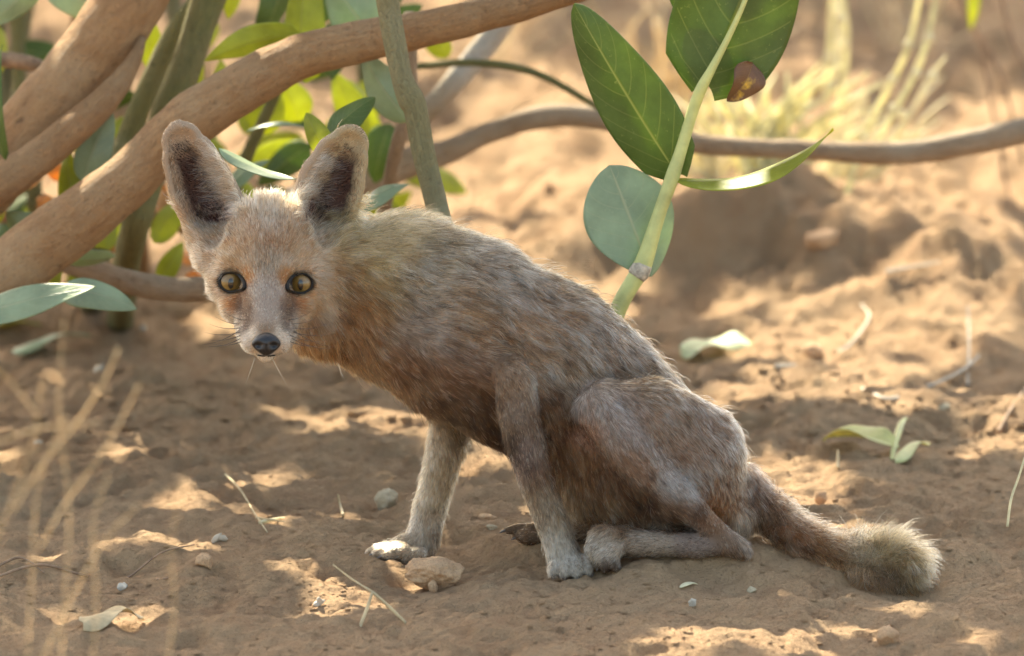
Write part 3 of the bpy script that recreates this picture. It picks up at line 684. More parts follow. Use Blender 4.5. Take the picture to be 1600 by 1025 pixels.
# ears
for c, s in ((EL, 1), (ER, -1)):
    a, bb, d, n = ear_local(Rt, c, s)
    m = (a > -.9) & (np.abs(bb) < 1.25) & (Rt[:, 2] < 45) & (Rt[:, 1] < 350)
    m &= (Rt[:, 1] < 338 + 14 * noise(Rt / 12, 171) + rng.normal(0, 7, NF) - 16 * (np.abs(bb + .1) > .7))
    back = m & (Nr[:, 2] > .25)
    Fl[back] = np.array([d[0], d[1], .1]); ln[back] = 4.5; lift[back] = .2; c0[back] = (.46, .33, .23); c1[back] = (.60, .48, .37); griz[back] = .3
    fr = m & (Nr[:, 2] <= .25)
    rim = fr & (np.abs(bb) > .74)
    Fl[fr] = np.array([d[0] * .8 - n[0] * .5, d[1] * .8 - n[1] * .5, -.1]); ln[fr] = 5; lift[fr] = .22
    c0[fr] = (.50, .35, .26); c1[fr] = (.74, .59, .48); griz[fr] = .3
    Fl[rim] = np.array([d[0], d[1], .0]); ln[rim] = 3.5; c0[rim] = (.60, .44, .34); c1[rim] = (.78, .66, .55)
    cav = fr & (np.abs(bb + .12) < .58 - .2 * np.clip(a, 0, 1) + .16 * noise(Rt / 9, 181) + rng.normal(0, .06, NF)) & (a < .88)
    ln[cav] = 6; c0[cav] = (.05, .02, .012); c1[cav] = (.09, .04, .024); griz[cav] = 0
    tuft = fr & (bb > .48 - .42 * (rng.random(NF) < .30)) & (bb < .88) & (a < .82)
    amt = np.clip((.95 - a) / .5, .3, 1)
    sway = rng.normal(0, .22, NF)
    dirn = np.stack([-n[0] * .85 + d[0] * (.45 + sway), -n[1] * .85 + d[1] * (.45 + sway), -.28 + 0 * sway], 1)
    Fl[tuft] = dirn[tuft]; ln[tuft] = (34 * amt)[tuft] * rng.uniform(.55, 1.1, tuft.sum()); lift[tuft] = .30; c0[tuft] = (.50, .38, .28); c1[tuft] = (1.0, .90, .78); griz[tuft] = .35
    t2 = fr & (bb < -.60) & (bb > -.85) & (a < .75)
    dirn = np.stack([n[0] * .5 + d[0] * (.8 + sway), n[1] * .5 + d[1] * (.8 + sway), -.25 + 0 * sway], 1)
    Fl[t2] = dirn[t2]; ln[t2] = 9 * rng.uniform(.6, 1.1, t2.sum()); lift[t2] = .25; c0[t2] = (.34, .22, .15); c1[t2] = (.56, .43, .33)
    lowt = fr & (a < -.02) & (np.abs(bb) < .72) & (rng.random(NF) < .8)
    dirn = np.stack([-n[0] * .2 * np.sign(bb) + d[0] * (.9 + sway), -n[1] * .2 * np.sign(bb) + d[1] * (.9 + sway), -.4 + 0 * sway], 1)
    Fl[lowt] = dirn[lowt]; ln[lowt] = 20 * rng.uniform(.5, 1.1, lowt.sum()); lift[lowt] = .35
    darktip = fr & (a > 1.02) & (s < 0); c0[darktip] = (.10, .06, .045); c1[darktip] = (.2, .13, .1)
# bare skin at eyes, nose, pads, mouth line
keep = np.ones(NF, bool)
for (ex, ey) in EYES:
    dx, dy = Rt[:, 0] - ex, Rt[:, 1] - ey
    keep &= ~((dx ** 2 + (dy * 1.12) ** 2 < 18.3 ** 2) & (Rt[:, 2] < -60))
keep &= ~(((Rt[:, 0] - 416) ** 2 / 22 ** 2 + (Rt[:, 1] - 537) ** 2 / 18 ** 2 < 1) & (Rt[:, 2] < -150))
# tuck the flow under the surface plane
rand = lambda sc_: rng.normal(0, sc_, (NF, 3))
lowf = np.stack([noise(Rt / 34, 101 + k) for k in range(3)], 1); midf = np.stack([noise(Rt / 11, 111 + k) for k in range(3)], 1)
tl_ = Rt[:, 0] > 1205; messy = tl_ & (rng.random(NF) < np.where(Rt[:, 0] > 1335, .62, .42)); Fl[messy] += rng.normal(0, .7, (messy.sum(), 3))
sp = np.clip(ln / 26, .35, 1.2)[:, None]
Fd = Fl + (.30 * lowf + .26 * midf) * sp + rand(.09)
Fd -= Nr * (Fd * Nr).sum(1)[:, None]; Fd /= np.linalg.norm(Fd, axis=1)[:, None] + 1e-9
lift = lift * rng.uniform(.6, 1.5, NF)
ln = ln * np.where(Rt[:, 0] < 1180, .92, 1) * rng.uniform(.65, 1.2, NF) * (1 + .25 * noise(Rt / 20, 131))
stray = rng.random(NF) < .012; lift[stray] += .35; ln[stray] *= 1.35
lift[messy] += rng.uniform(0, .5, messy.sum()); ln[messy] *= rng.uniform(.8, 1.5, messy.sum())
K = 5
tt = np.linspace(0, 1, K)
d0 = Fd * (1 - lift * 1.25).clip(.15)[:, None] + Nr * (lift * 1.5)[:, None]; d0 /= np.linalg.norm(d0, axis=1)[:, None]
d1 = Fd + Nr * (lift * .35 - .02)[:, None] + rand(.10); d1[:, 1] += .10; d1 /= np.linalg.norm(d1, axis=1)[:, None]
pts = np.empty((NF, K, 3)); pts[:, 0] = Rt - Nr * .8
for k in range(1, K):
    t = (tt[k] + tt[k - 1]) / 2
    dd = d0 * (1 - t) + d1 * t; dd /= np.linalg.norm(dd, axis=1)[:, None]
    pts[:, k] = pts[:, k - 1] + dd * (ln / (K - 1))[:, None]
# clumps: pull tips toward the tip of a nearby leading strand
ns = 75000; lead = rng.choice(NF, ns, replace=False)
kd = KDTree(ns)
for i, j in enumerate(lead): kd.insert(Rt[j], i)
kd.balance()
near = np.fromiter((kd.find(p)[1] for p in Rt), np.int64, NF)
tgt = pts[lead[near]] - Rt[lead[near]][:, None] * 0
cl = np.clip((ln - 7) / 18, 0, 1) * rng.uniform(.25, .75, NF)
wv = (tt ** 1.5)[None, :, None] * cl[:, None, None]
pts = pts * (1 - wv) + tgt * wv
# colour along the hair
hm0 = (Rt[:, 1] < 575) & (Rt[:, 0] < 520) & (Rt[:, 2] < -20)
c0 = c0 * np.where(hm0, 1, .78)[:, None]
pn = noise(Rt / 26.0 + np.array([3, 5, 7]), 141) * .42 + noise((Rt - 9 * Fd) / 9.0, 143) * .35 + noise(Rt[lead[near]] / 2.0, 151) * .4
mixv = np.clip(.42 + 1.0 * pn + rng.normal(0, .26, NF), 0, 1)
lw = rng.random(ns)[near]; white = (rng.random(NF) < .13 * griz * np.where((Rt[:, 1] > 700) | ((Rt[:, 0] > 770) & (Rt[:, 0] < 860) & (Rt[:, 1] > 590)), .45, 1) + .01) | (lw < .15 * griz); dark = (rng.random(NF) < .20 * griz) & (rng.random(NF) < np.where((Rt[:, 1] < 575) & (Rt[:, 0] < 520), .45, 1))
cc = np.empty((NF, K, 3))
for k in range(K):
    t = tt[k]
    m = np.clip(mixv * (.25 + 1.0 * t), 0, 1)[:, None]
    cc[:, k] = c0 * (1 - m) + c1 * m
    cc[white, k] = cc[white, k] * .25 + np.array([1.0, .93, .83]) * .72
    cc[dark, k] = cc[dark, k] * (1 - .72 * (t > .3))
    if t > .9:
        tipd = (~white) & (rng.random(NF) < .35 * griz); cc[tipd, k] *= .35
cc *= rng.uniform(.85, 1.12, NF)[:, None, None] * np.exp(rng.normal(0, .40, ns) * 1.0)[near][:, None, None] ** np.where(hm0, .5, 1.0)[:, None, None]
# the coat was painted as seen; strands are darker and richer than a whole coat of them
hm = hm0
pw = np.where(hm, 1.30, 1.42)[:, None, None]
cc = np.clip(cc, .001, .95) ** (pw * np.array([1.0, 1.0, 1.0])) * np.where(hm, .76, .78)[:, None, None]
cc = np.clip(cc * np.where(hm0[:, None, None], np.array([1.03, 1.0, .93]), np.array([1.07, 1.03, .96])), .006, .9)
rad = np.clip(.16 + .0045 * ln, .16, .30)[:, None] * np.array([1, 1, .85, .6, .12])[None] * rng.uniform(.8, 1.3, NF)[:, None]
sel = keep
def make_hair(name, pts, rad, cc, mat, parent):
    n, K = pts.shape[:2]
    hc = bpy.data.hair_curves.new(name); hc.add_curves([K] * n)
    hc.attributes['position'].data.foreach_set('vector', uvw2world(pts.reshape(-1, 3)).astype(np.float32).ravel())
    ra = hc.attributes.get('radius') or hc.attributes.new('radius', 'FLOAT', 'POINT')
    ra.data.foreach_set('value', (rad * S).astype(np.float32).ravel())
    ca = hc.attributes.new('col', 'FLOAT_COLOR', 'POINT'); c4 = np.ones((n * K, 4), np.float32); c4[:, :3] = cc.reshape(-1, 3); ca.data.foreach_set('color', c4.ravel())
    hc.materials.append(mat)
    o = bpy.data.objects.new(name, hc); COL.objects.link(o); o.parent = parent
    return o
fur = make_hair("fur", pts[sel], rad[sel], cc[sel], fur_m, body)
print("strands", sel.sum())
# ------------------------------------------------------------------ eyes, nose, whiskers, claws
def uv_sphere(c, r, ax=(1, 1, 1), n=28, m=18):
    th = np.linspace(0, np.pi, m + 1); ph = np.linspace(0, 2 * np.pi, n, endpoint=False)
    v = [(0, 0, 1)] + [(math.sin(t) * math.cos(p), math.sin(t) * math.sin(p), math.cos(t)) for t in th[1:-1] for p in ph] + [(0, 0, -1)]
    v = np.array(v) * r * np.array(ax) + np.array(c)
    f = [(0, 1 + j, 1 + (j + 1) % n) for j in range(n)]
    for i in range(m - 2):
        for j in range(n): f.append((1 + i * n + j, 1 + (i + 1) * n + j, 1 + (i + 1) * n + (j + 1) % n, 1 + i * n + (j + 1) % n))
    l = len(v) - 1
    f += [(l, 1 + (m - 2) * n + (j + 1) % n, 1 + (m - 2) * n + j) for j in range(n)]
    return v, f
def flipf(f): return [tuple(reversed(q)) for q in f]
# amber eye: iris drawn in the eyeball's own coordinates (object origin at the eyeball centre)
iris, nt, b = new_mat("fox_iris")
tc = nd(nt, "ShaderNodeTexCoord"); sp_ = nd(nt, "ShaderNodeSeparateXYZ"); nt.links.new(tc.outputs['Object'], sp_.inputs[0])
def mm(op, a, bb=None):
    n = nd(nt, "ShaderNodeMath", operation=op)
    for s_, v in zip(n.inputs, (a, bb)):
        if v is None: continue
        if isinstance(v, (int, float)): s_.default_value = v
        else: nt.links.new(v, s_)
    return n.outputs[0]
er = 19.6 * S
x_ = mm('DIVIDE', sp_.outputs[0], er); z_ = mm('DIVIDE', sp_.outputs[2], er)
rr_ = mm('SQRT', mm('ADD', mm('POWER', x_, 2), mm('POWER', z_, 2)))
irc = ramp(nt, rr_, [(.0, (.12, .065, .015)), (.35, (.20, .115, .025)), (.62, (.25, .155, .045)), (.78, (.14, .08, .025)), (.86, (.006, .005, .004))])
fib = noise_n(nt, texco(nt, 'Object', (1, 1, 1)), 900, 3, .6); irc = mixc(nt, ramp(nt, fib, [(.35, (.5, .5, .5)), (.6, (0, 0, 0))]), irc, (.10, .06, .02))
pu = mm('SQRT', mm('ADD', mm('POWER', mm('DIVIDE', x_, .25), 2), mm('POWER', mm('DIVIDE', z_, .50), 2)))
irc = mixc(nt, ramp(nt, pu, [(.72, (1, 1, 1)), (1.0, (0, 0, 0))]), irc, (.006, .005, .004))
nt.links.new(irc, b.inputs['Base Color']); b.inputs['Roughness'].default_value = .25; b.inputs['Coat Weight'].default_value = .5; b.inputs['Coat Roughness'].default_value = .02; b.inputs['Coat IOR'].default_value = 1.5
lid_m = mat_plain("eyelid_black", (.010, .008, .007), .6, .3, 0, .2, 300)
nose_m, nt, b = new_mat("nose_leather")
nv = nd(nt, "ShaderNodeTexVoronoi"); nv.inputs['Scale'].default_value = 1100; nt.links.new(texco(nt), nv.inputs['Vector'])
b.inputs['Base Color'].default_value = (.014, .013, .014, 1); b.inputs['Roughness'].default_value = .30; bump(nt, b, [(nv.outputs['Distance'], .0005)], .5)
for i, (ex, ey) in enumerate(EYES):
    sgn = -1 if i == 0 else 1
    cw = EYEW[i] + 16.5
    v, f = uv_sphere((0, 0, 0), 21.0 * S, (1, 1, 1), 40, 28)
    ctr = P(ex, ey, cw)
    eye = mesh_obj("eye", v, f, iris, fox); eye.location = ctr
    # gaze: turn the eyeball's +z/-y so that the iris looks at the camera (iris pattern lives in x,z)
    # eyelid rim: almond ring lying on the eyeball
    th = np.linspace(0, 2 * np.pi, 56, endpoint=False)
    rx, ry = 16.8, 15.0
    u = rx * np.cos(th); vv = ry * np.sin(th)
    tilt = sgn * -.20
    lift_ = -.0
    uu = u * math.cos(tilt) - vv * math.sin(tilt); v2 = u * math.sin(tilt) + vv * math.cos(tilt)
    v2 = np.where(v2 < 0, v2 * .90, v2)
    # inner corner reaches toward the nose and down
    inner = np.clip((-sgn * u - 9) / 8, 0, 1)
    uu = uu - sgn * inner * 3.5; v2 = v2 + inner * 4.0
    rr2 = np.sqrt(uu ** 2 + v2 ** 2); ww = cw - np.sqrt(np.clip(21.5 ** 2 - rr2 ** 2, 4, None)) * .97
    for a in range(len(th)):
        h_, _ = surf(ex + uu[a] * 1.22, ey + v2[a] * 1.22)
        if h_ is not None: ww[a] = min(ww[a], h_[2] - .5)
    ww = (ww + np.roll(ww, 1) + np.roll(ww, -1)) / 3
    loop = np.stack([ex + uu, ey + v2, ww], 1)
    n = len(th); seg = 8; tv = []; tf = []
    up = np.clip(-v2 / ry, 0, 1)
    for a in range(n):
        c = loop[a]; rad_v = np.array([uu[a], v2[a], 0]); rad_v /= np.linalg.norm(rad_v)
        th_r = 1.7 + .8 * up[a] + .9 * inner[a]
        for s_ in range(seg):
            q = 2 * np.pi * s_ / seg
            tv.append(c + rad_v * (math.cos(q) * th_r * 1.25 + 1.2) + np.array([0, 0, 1]) * math.sin(q) * th_r * .9)
    for a in range(n):
        for s_ in range(seg):
            a2 = (a + 1) % n; s2 = (s_ + 1) % seg
            tf.append((a * seg + s_, a * seg + s2, a2 * seg + s2, a2 * seg + s_))
    tv = uvw2world(np.array(tv))
    lid = mesh_obj("eyelid", tv - ctr, tf, lid_m, eye)
# nose: rounded wedge with two nostrils
nc, _ = surf(416, 534)
nw = nc[2]
v, f = uv_sphere((0, 0, 0), 1, (1, 1, 1), 48, 36)
th = v.copy()
x, y, z = v[:, 0], v[:, 1], v[:, 2]          # x right, z towards the camera, y up
wx = np.where(y > 0, 23 - 4 * y, 23 - 11 * (-y) ** 1.4)
V3 = np.stack([x * wx, -y * np.where(y > 0, 17.5, 19.5), -z * 15], 1)
for s_ in (-1, 1):
    d_ = (V3[:, 0] - s_ * 12.5) ** 2 / 30 + (V3[:, 1] - 2.5) ** 2 / 16
    V3[:, 2] += np.where(z > 0, 7.5 * np.exp(-d_), 0)
V3[:, 2] += np.where((z > 0) & (V3[:, 1] > 0), 2.6 * np.exp(-(V3[:, 0] / 2.0) ** 2), 0)
V3 += np.array([416, 537, nw - 1])
nose = mesh_obj("nose", uvw2world(V3), f, nose_m, fox)
# mouth line, a thin dark groove lip under the nose
mp_ = []
for t in np.linspace(-1, 1, 17):
    u = 416 + t * 25; vv = 560.5 - 5.5 * t * t - (2 if abs(t) < .1 else 0)
    try: h_, _ = surf(u, vv - 4)
    except Exception: continue
    if h_ is None or h_[2] > -100: continue
    mp_.append((u, vv - 4, h_[2] - 3.0))
if len(mp_) > 4:
    pth = uvw2world(np.array(mp_)); tv, tf, tu = tube(pth, np.full(len(pth), 1.1 * S), 8); mesh_obj("lip", tv, tf, lid_m, fox)
# whiskers
wh_d = mat_plain("whisker_dark", (.05, .035, .03), .4, .5, .0, .1, 50); wh_l = mat_plain("whisker_light", (.7, .6, .45), .4, .5, .3, .1, 50)
WH = []
for s_, x0 in ((-1, 380), (1, 452)):
    for (dy, ang, L, c) in ((506, -.38, 42, 0), (512, -.22, 50, 0), (518, -.08, 58, 0), (523, .06, 50, 0), (528, .16, 52, 0), (533, .02, 44, 0), (500, -.5, 40, 0), (515, .28, 62, 0)):
        WH.append((x0 + s_ * rng.uniform(-4, 5), dy, math.cos(ang) * s_, math.sin(ang) + .42, L * (1 if s_ < 0 else 1.2), c))
WH += [(398, 560, -.35, 1, 40, 1), (426, 562, .55, 1, 40, 1)]
for (u, vv, du, dv, L, c) in WH:
    h_ = bvh.ray_cast(Vector((u, vv, -400)), Vector((0, 0, 1)))[0]
    w0 = h_[2] if h_ is not None and h_[2] < -60 else -140
    t = np.linspace(0, 1, 12)
    pp = np.stack([u + du * L * t, vv + dv * L * t - .10 * L * t ** 2 * (0 if c else 3.2), w0 + 2 - 8 * t + 14 * t * t], 1)
    tv, tf, tu = tube(uvw2world(pp), (.55 * (1 - t) + .12) * S * (1.2 if c else 1), 5)
    mesh_obj("whisker", tv, tf, wh_l if c else wh_d, fox)
# claws
cl_m = mat_plain("claw_horn", (.10, .08, .07), .35, .5, 0, .3, 200)
for (u, vv, w, du, dv, dw) in ((866, 893, -62, -4, 9, -5), (882, 896, -72, -2, 9, -5), (901, 897, -74, 2, 9, -5), (921, 893, -63, 6, 8, -4),
                               (588, 864, 90, -13, 5, -2), (580, 862, 102, -13, 6, -2), (600, 868, 78, -12, 5, -3),
                               (928, 876, -52, -6, 9, -2), (936, 884, -70, -4, 9, -2), (947, 887, -84, -3, 8, -2), (790, 829, 108, -10, 4, 0), (808, 840, 94, -10, 4, 0)):
    t = np.linspace(0, 1, 8)
    pp = np.stack([u + du * t, vv + dv * t ** 1.5, w + dw * t], 1); tv, tf, tu = tube(uvw2world(pp), (2.5 * (1 - t) ** .7 + .35) * S, 8); mesh_obj("claw", tv, tf, cl_m, fox)
rebase(fox, P(900, 880, 20))
# ------------------------------------------------------------------ plants
def px_tube(name, pts, mat, parent=None, n=60, seg=16, lump=.12, seed=0, lf=18):
    """pts rows: u, v, w, radius px"""
    q = smooth_path(pts, n); path = P(q[:, 0], q[:, 1], q[:, 2]); rad = q[:, 3] * S * (1 + q[:, 2] * S / D)
    v, f, uv = tube(path, np.maximum(rad, 1e-5), seg, lump, seed, lf)
    return mesh_obj(name, v, f, mat, parent, True, uv)
def leaf_geo(base, tip, width, roll=0.0, fold=.25, bend=.12, shape='ovate', curl=0.0, wave=.0, thick=.0006, nl=18, nw=8, seed=0, view=None):
    """closed leaf blade in world metres; roll turns it about its axis (0 = facing the viewer)"""
    base, tip = np.asarray(base, float), np.asarray(tip, float)
    ax = tip - base; L = np.linalg.norm(ax); ax /= L
    vd = np.array(F_) if view is None else np.asarray(view, float)
    lat = np.cross(ax, vd); lat /= np.linalg.norm(lat); nrm = np.cross(lat, ax)
    lat, nrm = lat * math.cos(roll) + nrm * math.sin(roll), -lat * math.sin(roll) + nrm * math.cos(roll)
    t = np.linspace(0, 1, nl)
    if shape == 'ovate': w = np.sin(np.pi * t ** .72) ** .72 * (1 - .12 * t)
    elif shape == 'obovate': w = np.sin(np.pi * t ** 1.15) ** .62
    elif shape == 'heart': w = np.clip(np.sin(np.pi * (t * .90 + .10) ** .8), 0, 1) ** .62 * np.clip((t + .012) / .10, 0, 1) ** .55; w[-1] = 0
    else: w = np.sin(np.pi * t ** .8) ** .85
    w = np.maximum(w, .01) * width / 2
    s = np.linspace(-1, 1, nw * 2 + 1)
    T, Sx = np.meshgrid(t, s, indexing='ij')
    W = w[:, None] * Sx
    off = fold * np.abs(W) + bend * L * 4 * T * (1 - T) * -1 + curl * L * T ** 2.5
    rs = np.random.default_rng(seed); ph = rs.random(3) * 6.28
    off = off + wave * width * np.sin(T * 9 + ph[0]) * Sx ** 2 * np.sign(Sx) + wave * width * .5 * np.sin(T * 5 + ph[1]) * Sx ** 2
    back = -np.where(T < .2, (1 - T / .2) ** 2 * np.abs(Sx) ** 1.5, 0) * (width * .10 if shape == 'heart' else 0)
    A = base + ax * (T * L + back)[..., None] + lat * W[..., None] + nrm * off[..., None]
    th = nrm * thick * .5
    n = A.size // 3; V = np.concatenate([(A - th).reshape(-1, 3), (A + th).reshape(-1, 3)])
    c = nw * 2 + 1; F = []
    for i in range(nl - 1):
        for j in range(c - 1):
            a = i * c + j; F.append((a, a + 1, a + c + 1, a + c)); F.append((n + a, n + a + c, n + a + c + 1, n + a + 1))
    for i in range(nl - 1):
        for j, fl in ((0, 0), (c - 1, 1)):
            a = i * c + j; q = (a, a + c, n + a + c, n + a); F.append(q[::-1] if fl else q)
    uv = np.stack([T, (Sx + 1) / 2], -1).reshape(-1, 2); uv = np.concatenate([uv, uv])
    return V, F, uv
def px_leaf(parent, b, t, width, mat, name="leaf", **k):
    v, f, uv = leaf_geo(P(*b), P(*t), width * S * (1 + b[2] * S / D), **k)
    return mesh_obj(name, v, f, mat, parent, True, uv)

# big milkweed shrub on the left
shrub = empty("milkweed_shrub")
tag(shrub, "large milkweed shrub with thick tan branches and green leaves behind the fox's head", "shrub")
px_tube("branch", [(-330, 640, 800, 80), (-180, 450, 850, 72), (-60, 310, 900, 64), (40, 215, 900, 60), (120, 120, 900, 57), (190, 20, 900, 54), (240, -80, 900, 50), (330, -420, 800, 42)], M['bark'], shrub, 80, 24, .14, 3, 12)
px_tube("branch", [(-200, 470, 780, 30), (-60, 330, 800, 34), (40, 262, 805, 31), (110, 205, 810, 27), (170, 150, 820, 22), (208, 95, 840, 13), (222, 60, 870, 7)], M['bark'], shrub, 50, 18, .16, 4, 14)
px_tube("branch", [(-420, 760, 760, 60), (-200, 590, 740, 54), (-60, 486, 720, 50), (40, 405, 700, 49), (130, 338, 690, 47), (200, 280, 680, 43), (290, 196, 670, 41), (390, 130, 660, 40), (470, 88, 650, 35), (560, 66, 640, 33), (660, 46, 630, 31), (760, 22, 620, 27), (860, -2, 610, 21), (960, -36, 600, 17), (1100, -120, 600, 12)], M['bark'], shrub, 130, 24, .12, 5, 16)
px_tube("branch", [(60, 400, 1100, 16), (130, 418, 1050, 18), (200, 440, 1000, 20), (270, 452, 1000, 20), (360, 458, 1020, 18), (460, 520, 1050, 15)], M['bark_grey'], shrub, 40, 14, .15, 6, 20)
px_tube("branch", [(350, -60, 1000, 27), (318, 20, 1000, 26), (292, 100, 1000, 25), (262, 180, 1000, 26), (232, 280, 1000, 24), (212, 350, 1010, 23), (198, 410, 1300, 22), (190, 480, 2000, 21), (186, 540, 2900, 20)], M['bark_green'], shrub, 50, 16, .06, 7)
px_tube("branch", [(310, 0, 1150, 15), (270, 55, 1150, 16), (235, 130, 1150, 17), (200, 215, 1150, 18), (172, 290, 1150, 18), (150, 400, 1700, 17), (140, 520, 2800, 17)], M['bark_green'], shrub, 40, 14, .06, 8)
px_tube("branch", [(596, -60, 320, 17), (612, 40, 310, 18), (628, 120, 300, 17.5), (642, 155, 300, 21), (650, 175, 300, 19), (662, 240, 300, 18.5), (682, 320, 300, 18), (700, 400, 300, 18), (740, 620, 600, 17)], M['bark_olive'], shrub, 70, 16, .05, 9)
px_tube("branch", [(830, -40, 1700, 17), (790, 28, 1700, 18), (740, 92, 1700, 19), (690, 150, 1700, 17), (640, 200, 1750, 15), (560, 260, 1800, 14), (400, 330, 2000, 14)], M['bark_sunlit'], shrub, 40, 14, .1, 10)
px_tube("branch", [(640, 20, 900, 10), (640, 150, 950, 11), (618, 240, 1000, 11), (590, 380, 1200, 11)], M['bark_grey'], shrub, 30, 10, .1, 11)
px_tube("branch", [(-60, 88, 1300, 12), (30, 96, 1300, 13), (75, 110, 1320, 11), (160, 150, 1400, 10)], M['twig'], shrub, 30, 10, .1, 12)
px_tube("branch", [(470, 60, 1300, 9), (420, 170, 1350, 9), (380, 260, 1400, 10), (330, 420, 1500, 10)], M['bark_green'], shrub, 30, 10, .08, 13)
px_tube("branch", [(640, 105, 1500, 5), (740, 98, 1500, 6), (830, 112, 1500, 6), (905, 150, 1500, 5), (980, 200, 1520, 4)], M['bark_green'], shrub, 30, 8, .05, 14)
px_tube("branch", [(360, 470, 1500, 22), (330, 380, 1500, 22), (260, 330, 1480, 24), (190, 350, 1500, 24)], M['bark'], shrub, 30, 12, .1, 15)
LB, LW, LG = M['leaf_bright'], M['leaf_wax'], M['leaf']
for b, t, wd, m, k in [
    ((-60, 500, 560), (150, 448, 520), 60, LW, dict(roll=.6, fold=.1, bend=.04)), ((95, 452, 600), (214, 484, 560), 56, LW, dict(roll=.5, fold=.15)),
    ((470, 52, 800), (318, 96, 780), 52, LB, dict(roll=.5, fold=.3, bend=-.1)), ((600, 75, 900), (508, -50, 900), 92, LW, dict(roll=.3)),
    ((478, 130, 950), (486, -60, 950), 80, LB, dict(roll=.5)), ((518, 246, 420), (478, 176, 420), 38, LB, dict(roll=.2, shape='heart')),
    ((514, 214, 430), (586, 152, 430), 52, LG, dict(roll=.5, fold=.4)), ((640, 190, 700), (566, 78, 720), 66, LW, dict(roll=.4)),
    ((342, 232, 260), (462, 280, 200), 26, LW, dict(roll=.9, bend=-.06)), ((385, 205, 900), (480, 200, 900), 18, LW, dict(roll=1.2)),
    ((130, 285, 860), (176, 174, 860), 60, LW, dict(roll=.3)), ((8, 250, 700), (4, 70, 700), 34, LG, dict(roll=.8)),
    ((70, -30, 1000), (190, 46, 1000), 60, LW, dict(roll=.3)), ((60, -40, 900), (-20, 40, 900), 60, LW, dict(roll=.4)),
    ((228, 30, 1200), (240, 120, 1200), 40, LB, dict()), ((250, 440, 1200), (286, 378, 1200), 34, LB, dict()), ((62, 470, 800), (96, 410, 800), 34, LB, dict()),
    ((120, 350, 1000), (106, 232, 1000), 44, LB, dict(roll=.2)), ((100, 300, 1000), (150, 240, 1000), 40, LG, dict(roll=.4)), ((66, 380, 900), (10, 330, 900), 60, LW, dict(roll=.4)),
    ((180, 400, 900), (60, 390, 900), 40, LW, dict(roll=.9)), ((300, 250, 1300), (270, 150, 1300), 50, LB, dict(roll=.1)), ((360, 190, 1400), (345, 90, 1400), 44, LB, dict(roll=.5)),
    ((420, 210, 1500), (400, 90, 1500), 66, LB, dict(roll=.2)), ((560, 330, 700), (640, 288, 700), 40, LW, dict(roll=.9)), ((350, 300, 1100), (420, 250, 1100), 30, LW, dict(roll=.6)),
    ((470, 190, 1600), (440, 120, 1600), 60, LB, dict()), ((590, 240, 1700), (520, 110, 1700), 60, LB, dict(roll=.2)), ((240, 380, 1300), (300, 300, 1300), 44, LB, dict(roll=.4)), ((440, -40, 1300), (400, 70, 1300), 60, LG, dict(roll=.7)),
    ((560, 40, 1500), (640, -30, 1500), 60, LG, dict(roll=.5)), ((700, 90, 1800), (650, 20, 1800), 40, LB, dict(roll=.3))]:
    px_leaf(shrub, b, t, wd * 1.05, m, seed=int(b[0] + 500), wave=.04, **k)
for i in range(82):      # deeper foliage, out of focus
    u = rng.uniform(-120, 640); v_ = rng.uniform(-90, 400) - max(0, (u - 420)) * .35; w_ = rng.uniform(1300, 2600); a = rng.uniform(0, 6.28); L = rng.uniform(60, 120)
    if v_ > 360 and u > 300: continue
    px_leaf(shrub, (u, v_, w_), (u + L * math.cos(a), v_ + L * math.sin(a) * .9, w_ + rng.uniform(-40, 40)), L * rng.uniform(.4, .62), [LB, LB, LG, LB][i % 4], roll=rng.uniform(-.9, .9), seed=i, wave=.04, nl=10, nw=4)

for i in range(12):
    u = rng.uniform(-40, 560); w_ = rng.uniform(1500, 2600); l_ = rng.normal(0, 60)
    px_tube("branch", [(u + l_, -60 - max(0, u - 300) * .2, w_, rng.uniform(8, 16)), (u + l_ * .5 + rng.normal(0, 14), 120, w_, rng.uniform(9, 17)), (u, 300, w_, rng.uniform(9, 17)), (u - l_ * .3, 470, w_ + 200, rng.uniform(9, 16))], M[["bark_green", "bark", "bark_olive"][i % 3]], shrub, 24, 9, .1, 40 + i)
for i in range(30):      # dry leaves caught low in the shrub
    u = rng.uniform(-60, 330); v_ = rng.uniform(240, 440); w_ = rng.uniform(1300, 2200); a = rng.uniform(0, 6.28); L = rng.uniform(50, 100)
    px_leaf(shrub, (u, v_, w_), (u + L * math.cos(a), v_ + L * math.sin(a) * .6, w_ + rng.uniform(-40, 40)), L * .45, M['leaf_litter'], roll=rng.uniform(-1, 1), seed=i, wave=.12, curl=.2, nl=10, nw=4)
# crown of the shrub above the frame: unseen leaves added to block the sun, gaps placed for the dapples
PATCH = [(550, 672, 62, 20), (500, 655, 26, 10), (620, 690, 36, 12), (755, 728, 75, 26), (290, 800, 30, 14), (392, 770, 24, 14), (440, 832, 40, 9), (565, 893, 78, 14), (540, 950, 40, 26), (300, 850, 14, 12),
         (170, 966, 70, 12), (20, 738, 34, 10), (1245, 770, 66, 34), (1230, 722, 50, 16), (1330, 848, 34, 8), (1225, 985, 120, 12), (1320, 1008, 100, 10), (1290, 915, 16, 10), (1080, 1030, 60, 10), (240, 705, 20, 6), (150, 612, 20, 8),
         (150, 575, 22, 9), (335, 510, 24, 9), (210, 526, 26, 8), (1200, 545, 46, 18), (1260, 560, 60, 16), (1165, 500, 40, 8), (1400, 590, 70, 12), (1480, 540, 60, 22), (1360, 530, 50, 14), (1300, 510, 30, 10), (1560, 500, 60, 16), (1500, 690, 44, 6),
         (1560, 660, 30, 5), (1330, 610, 60, 10), (1230, 600, 40, 8), (880, 812, 24, 12), (1060, 1000, 30, 8), (1590, 440, 50, 18)]
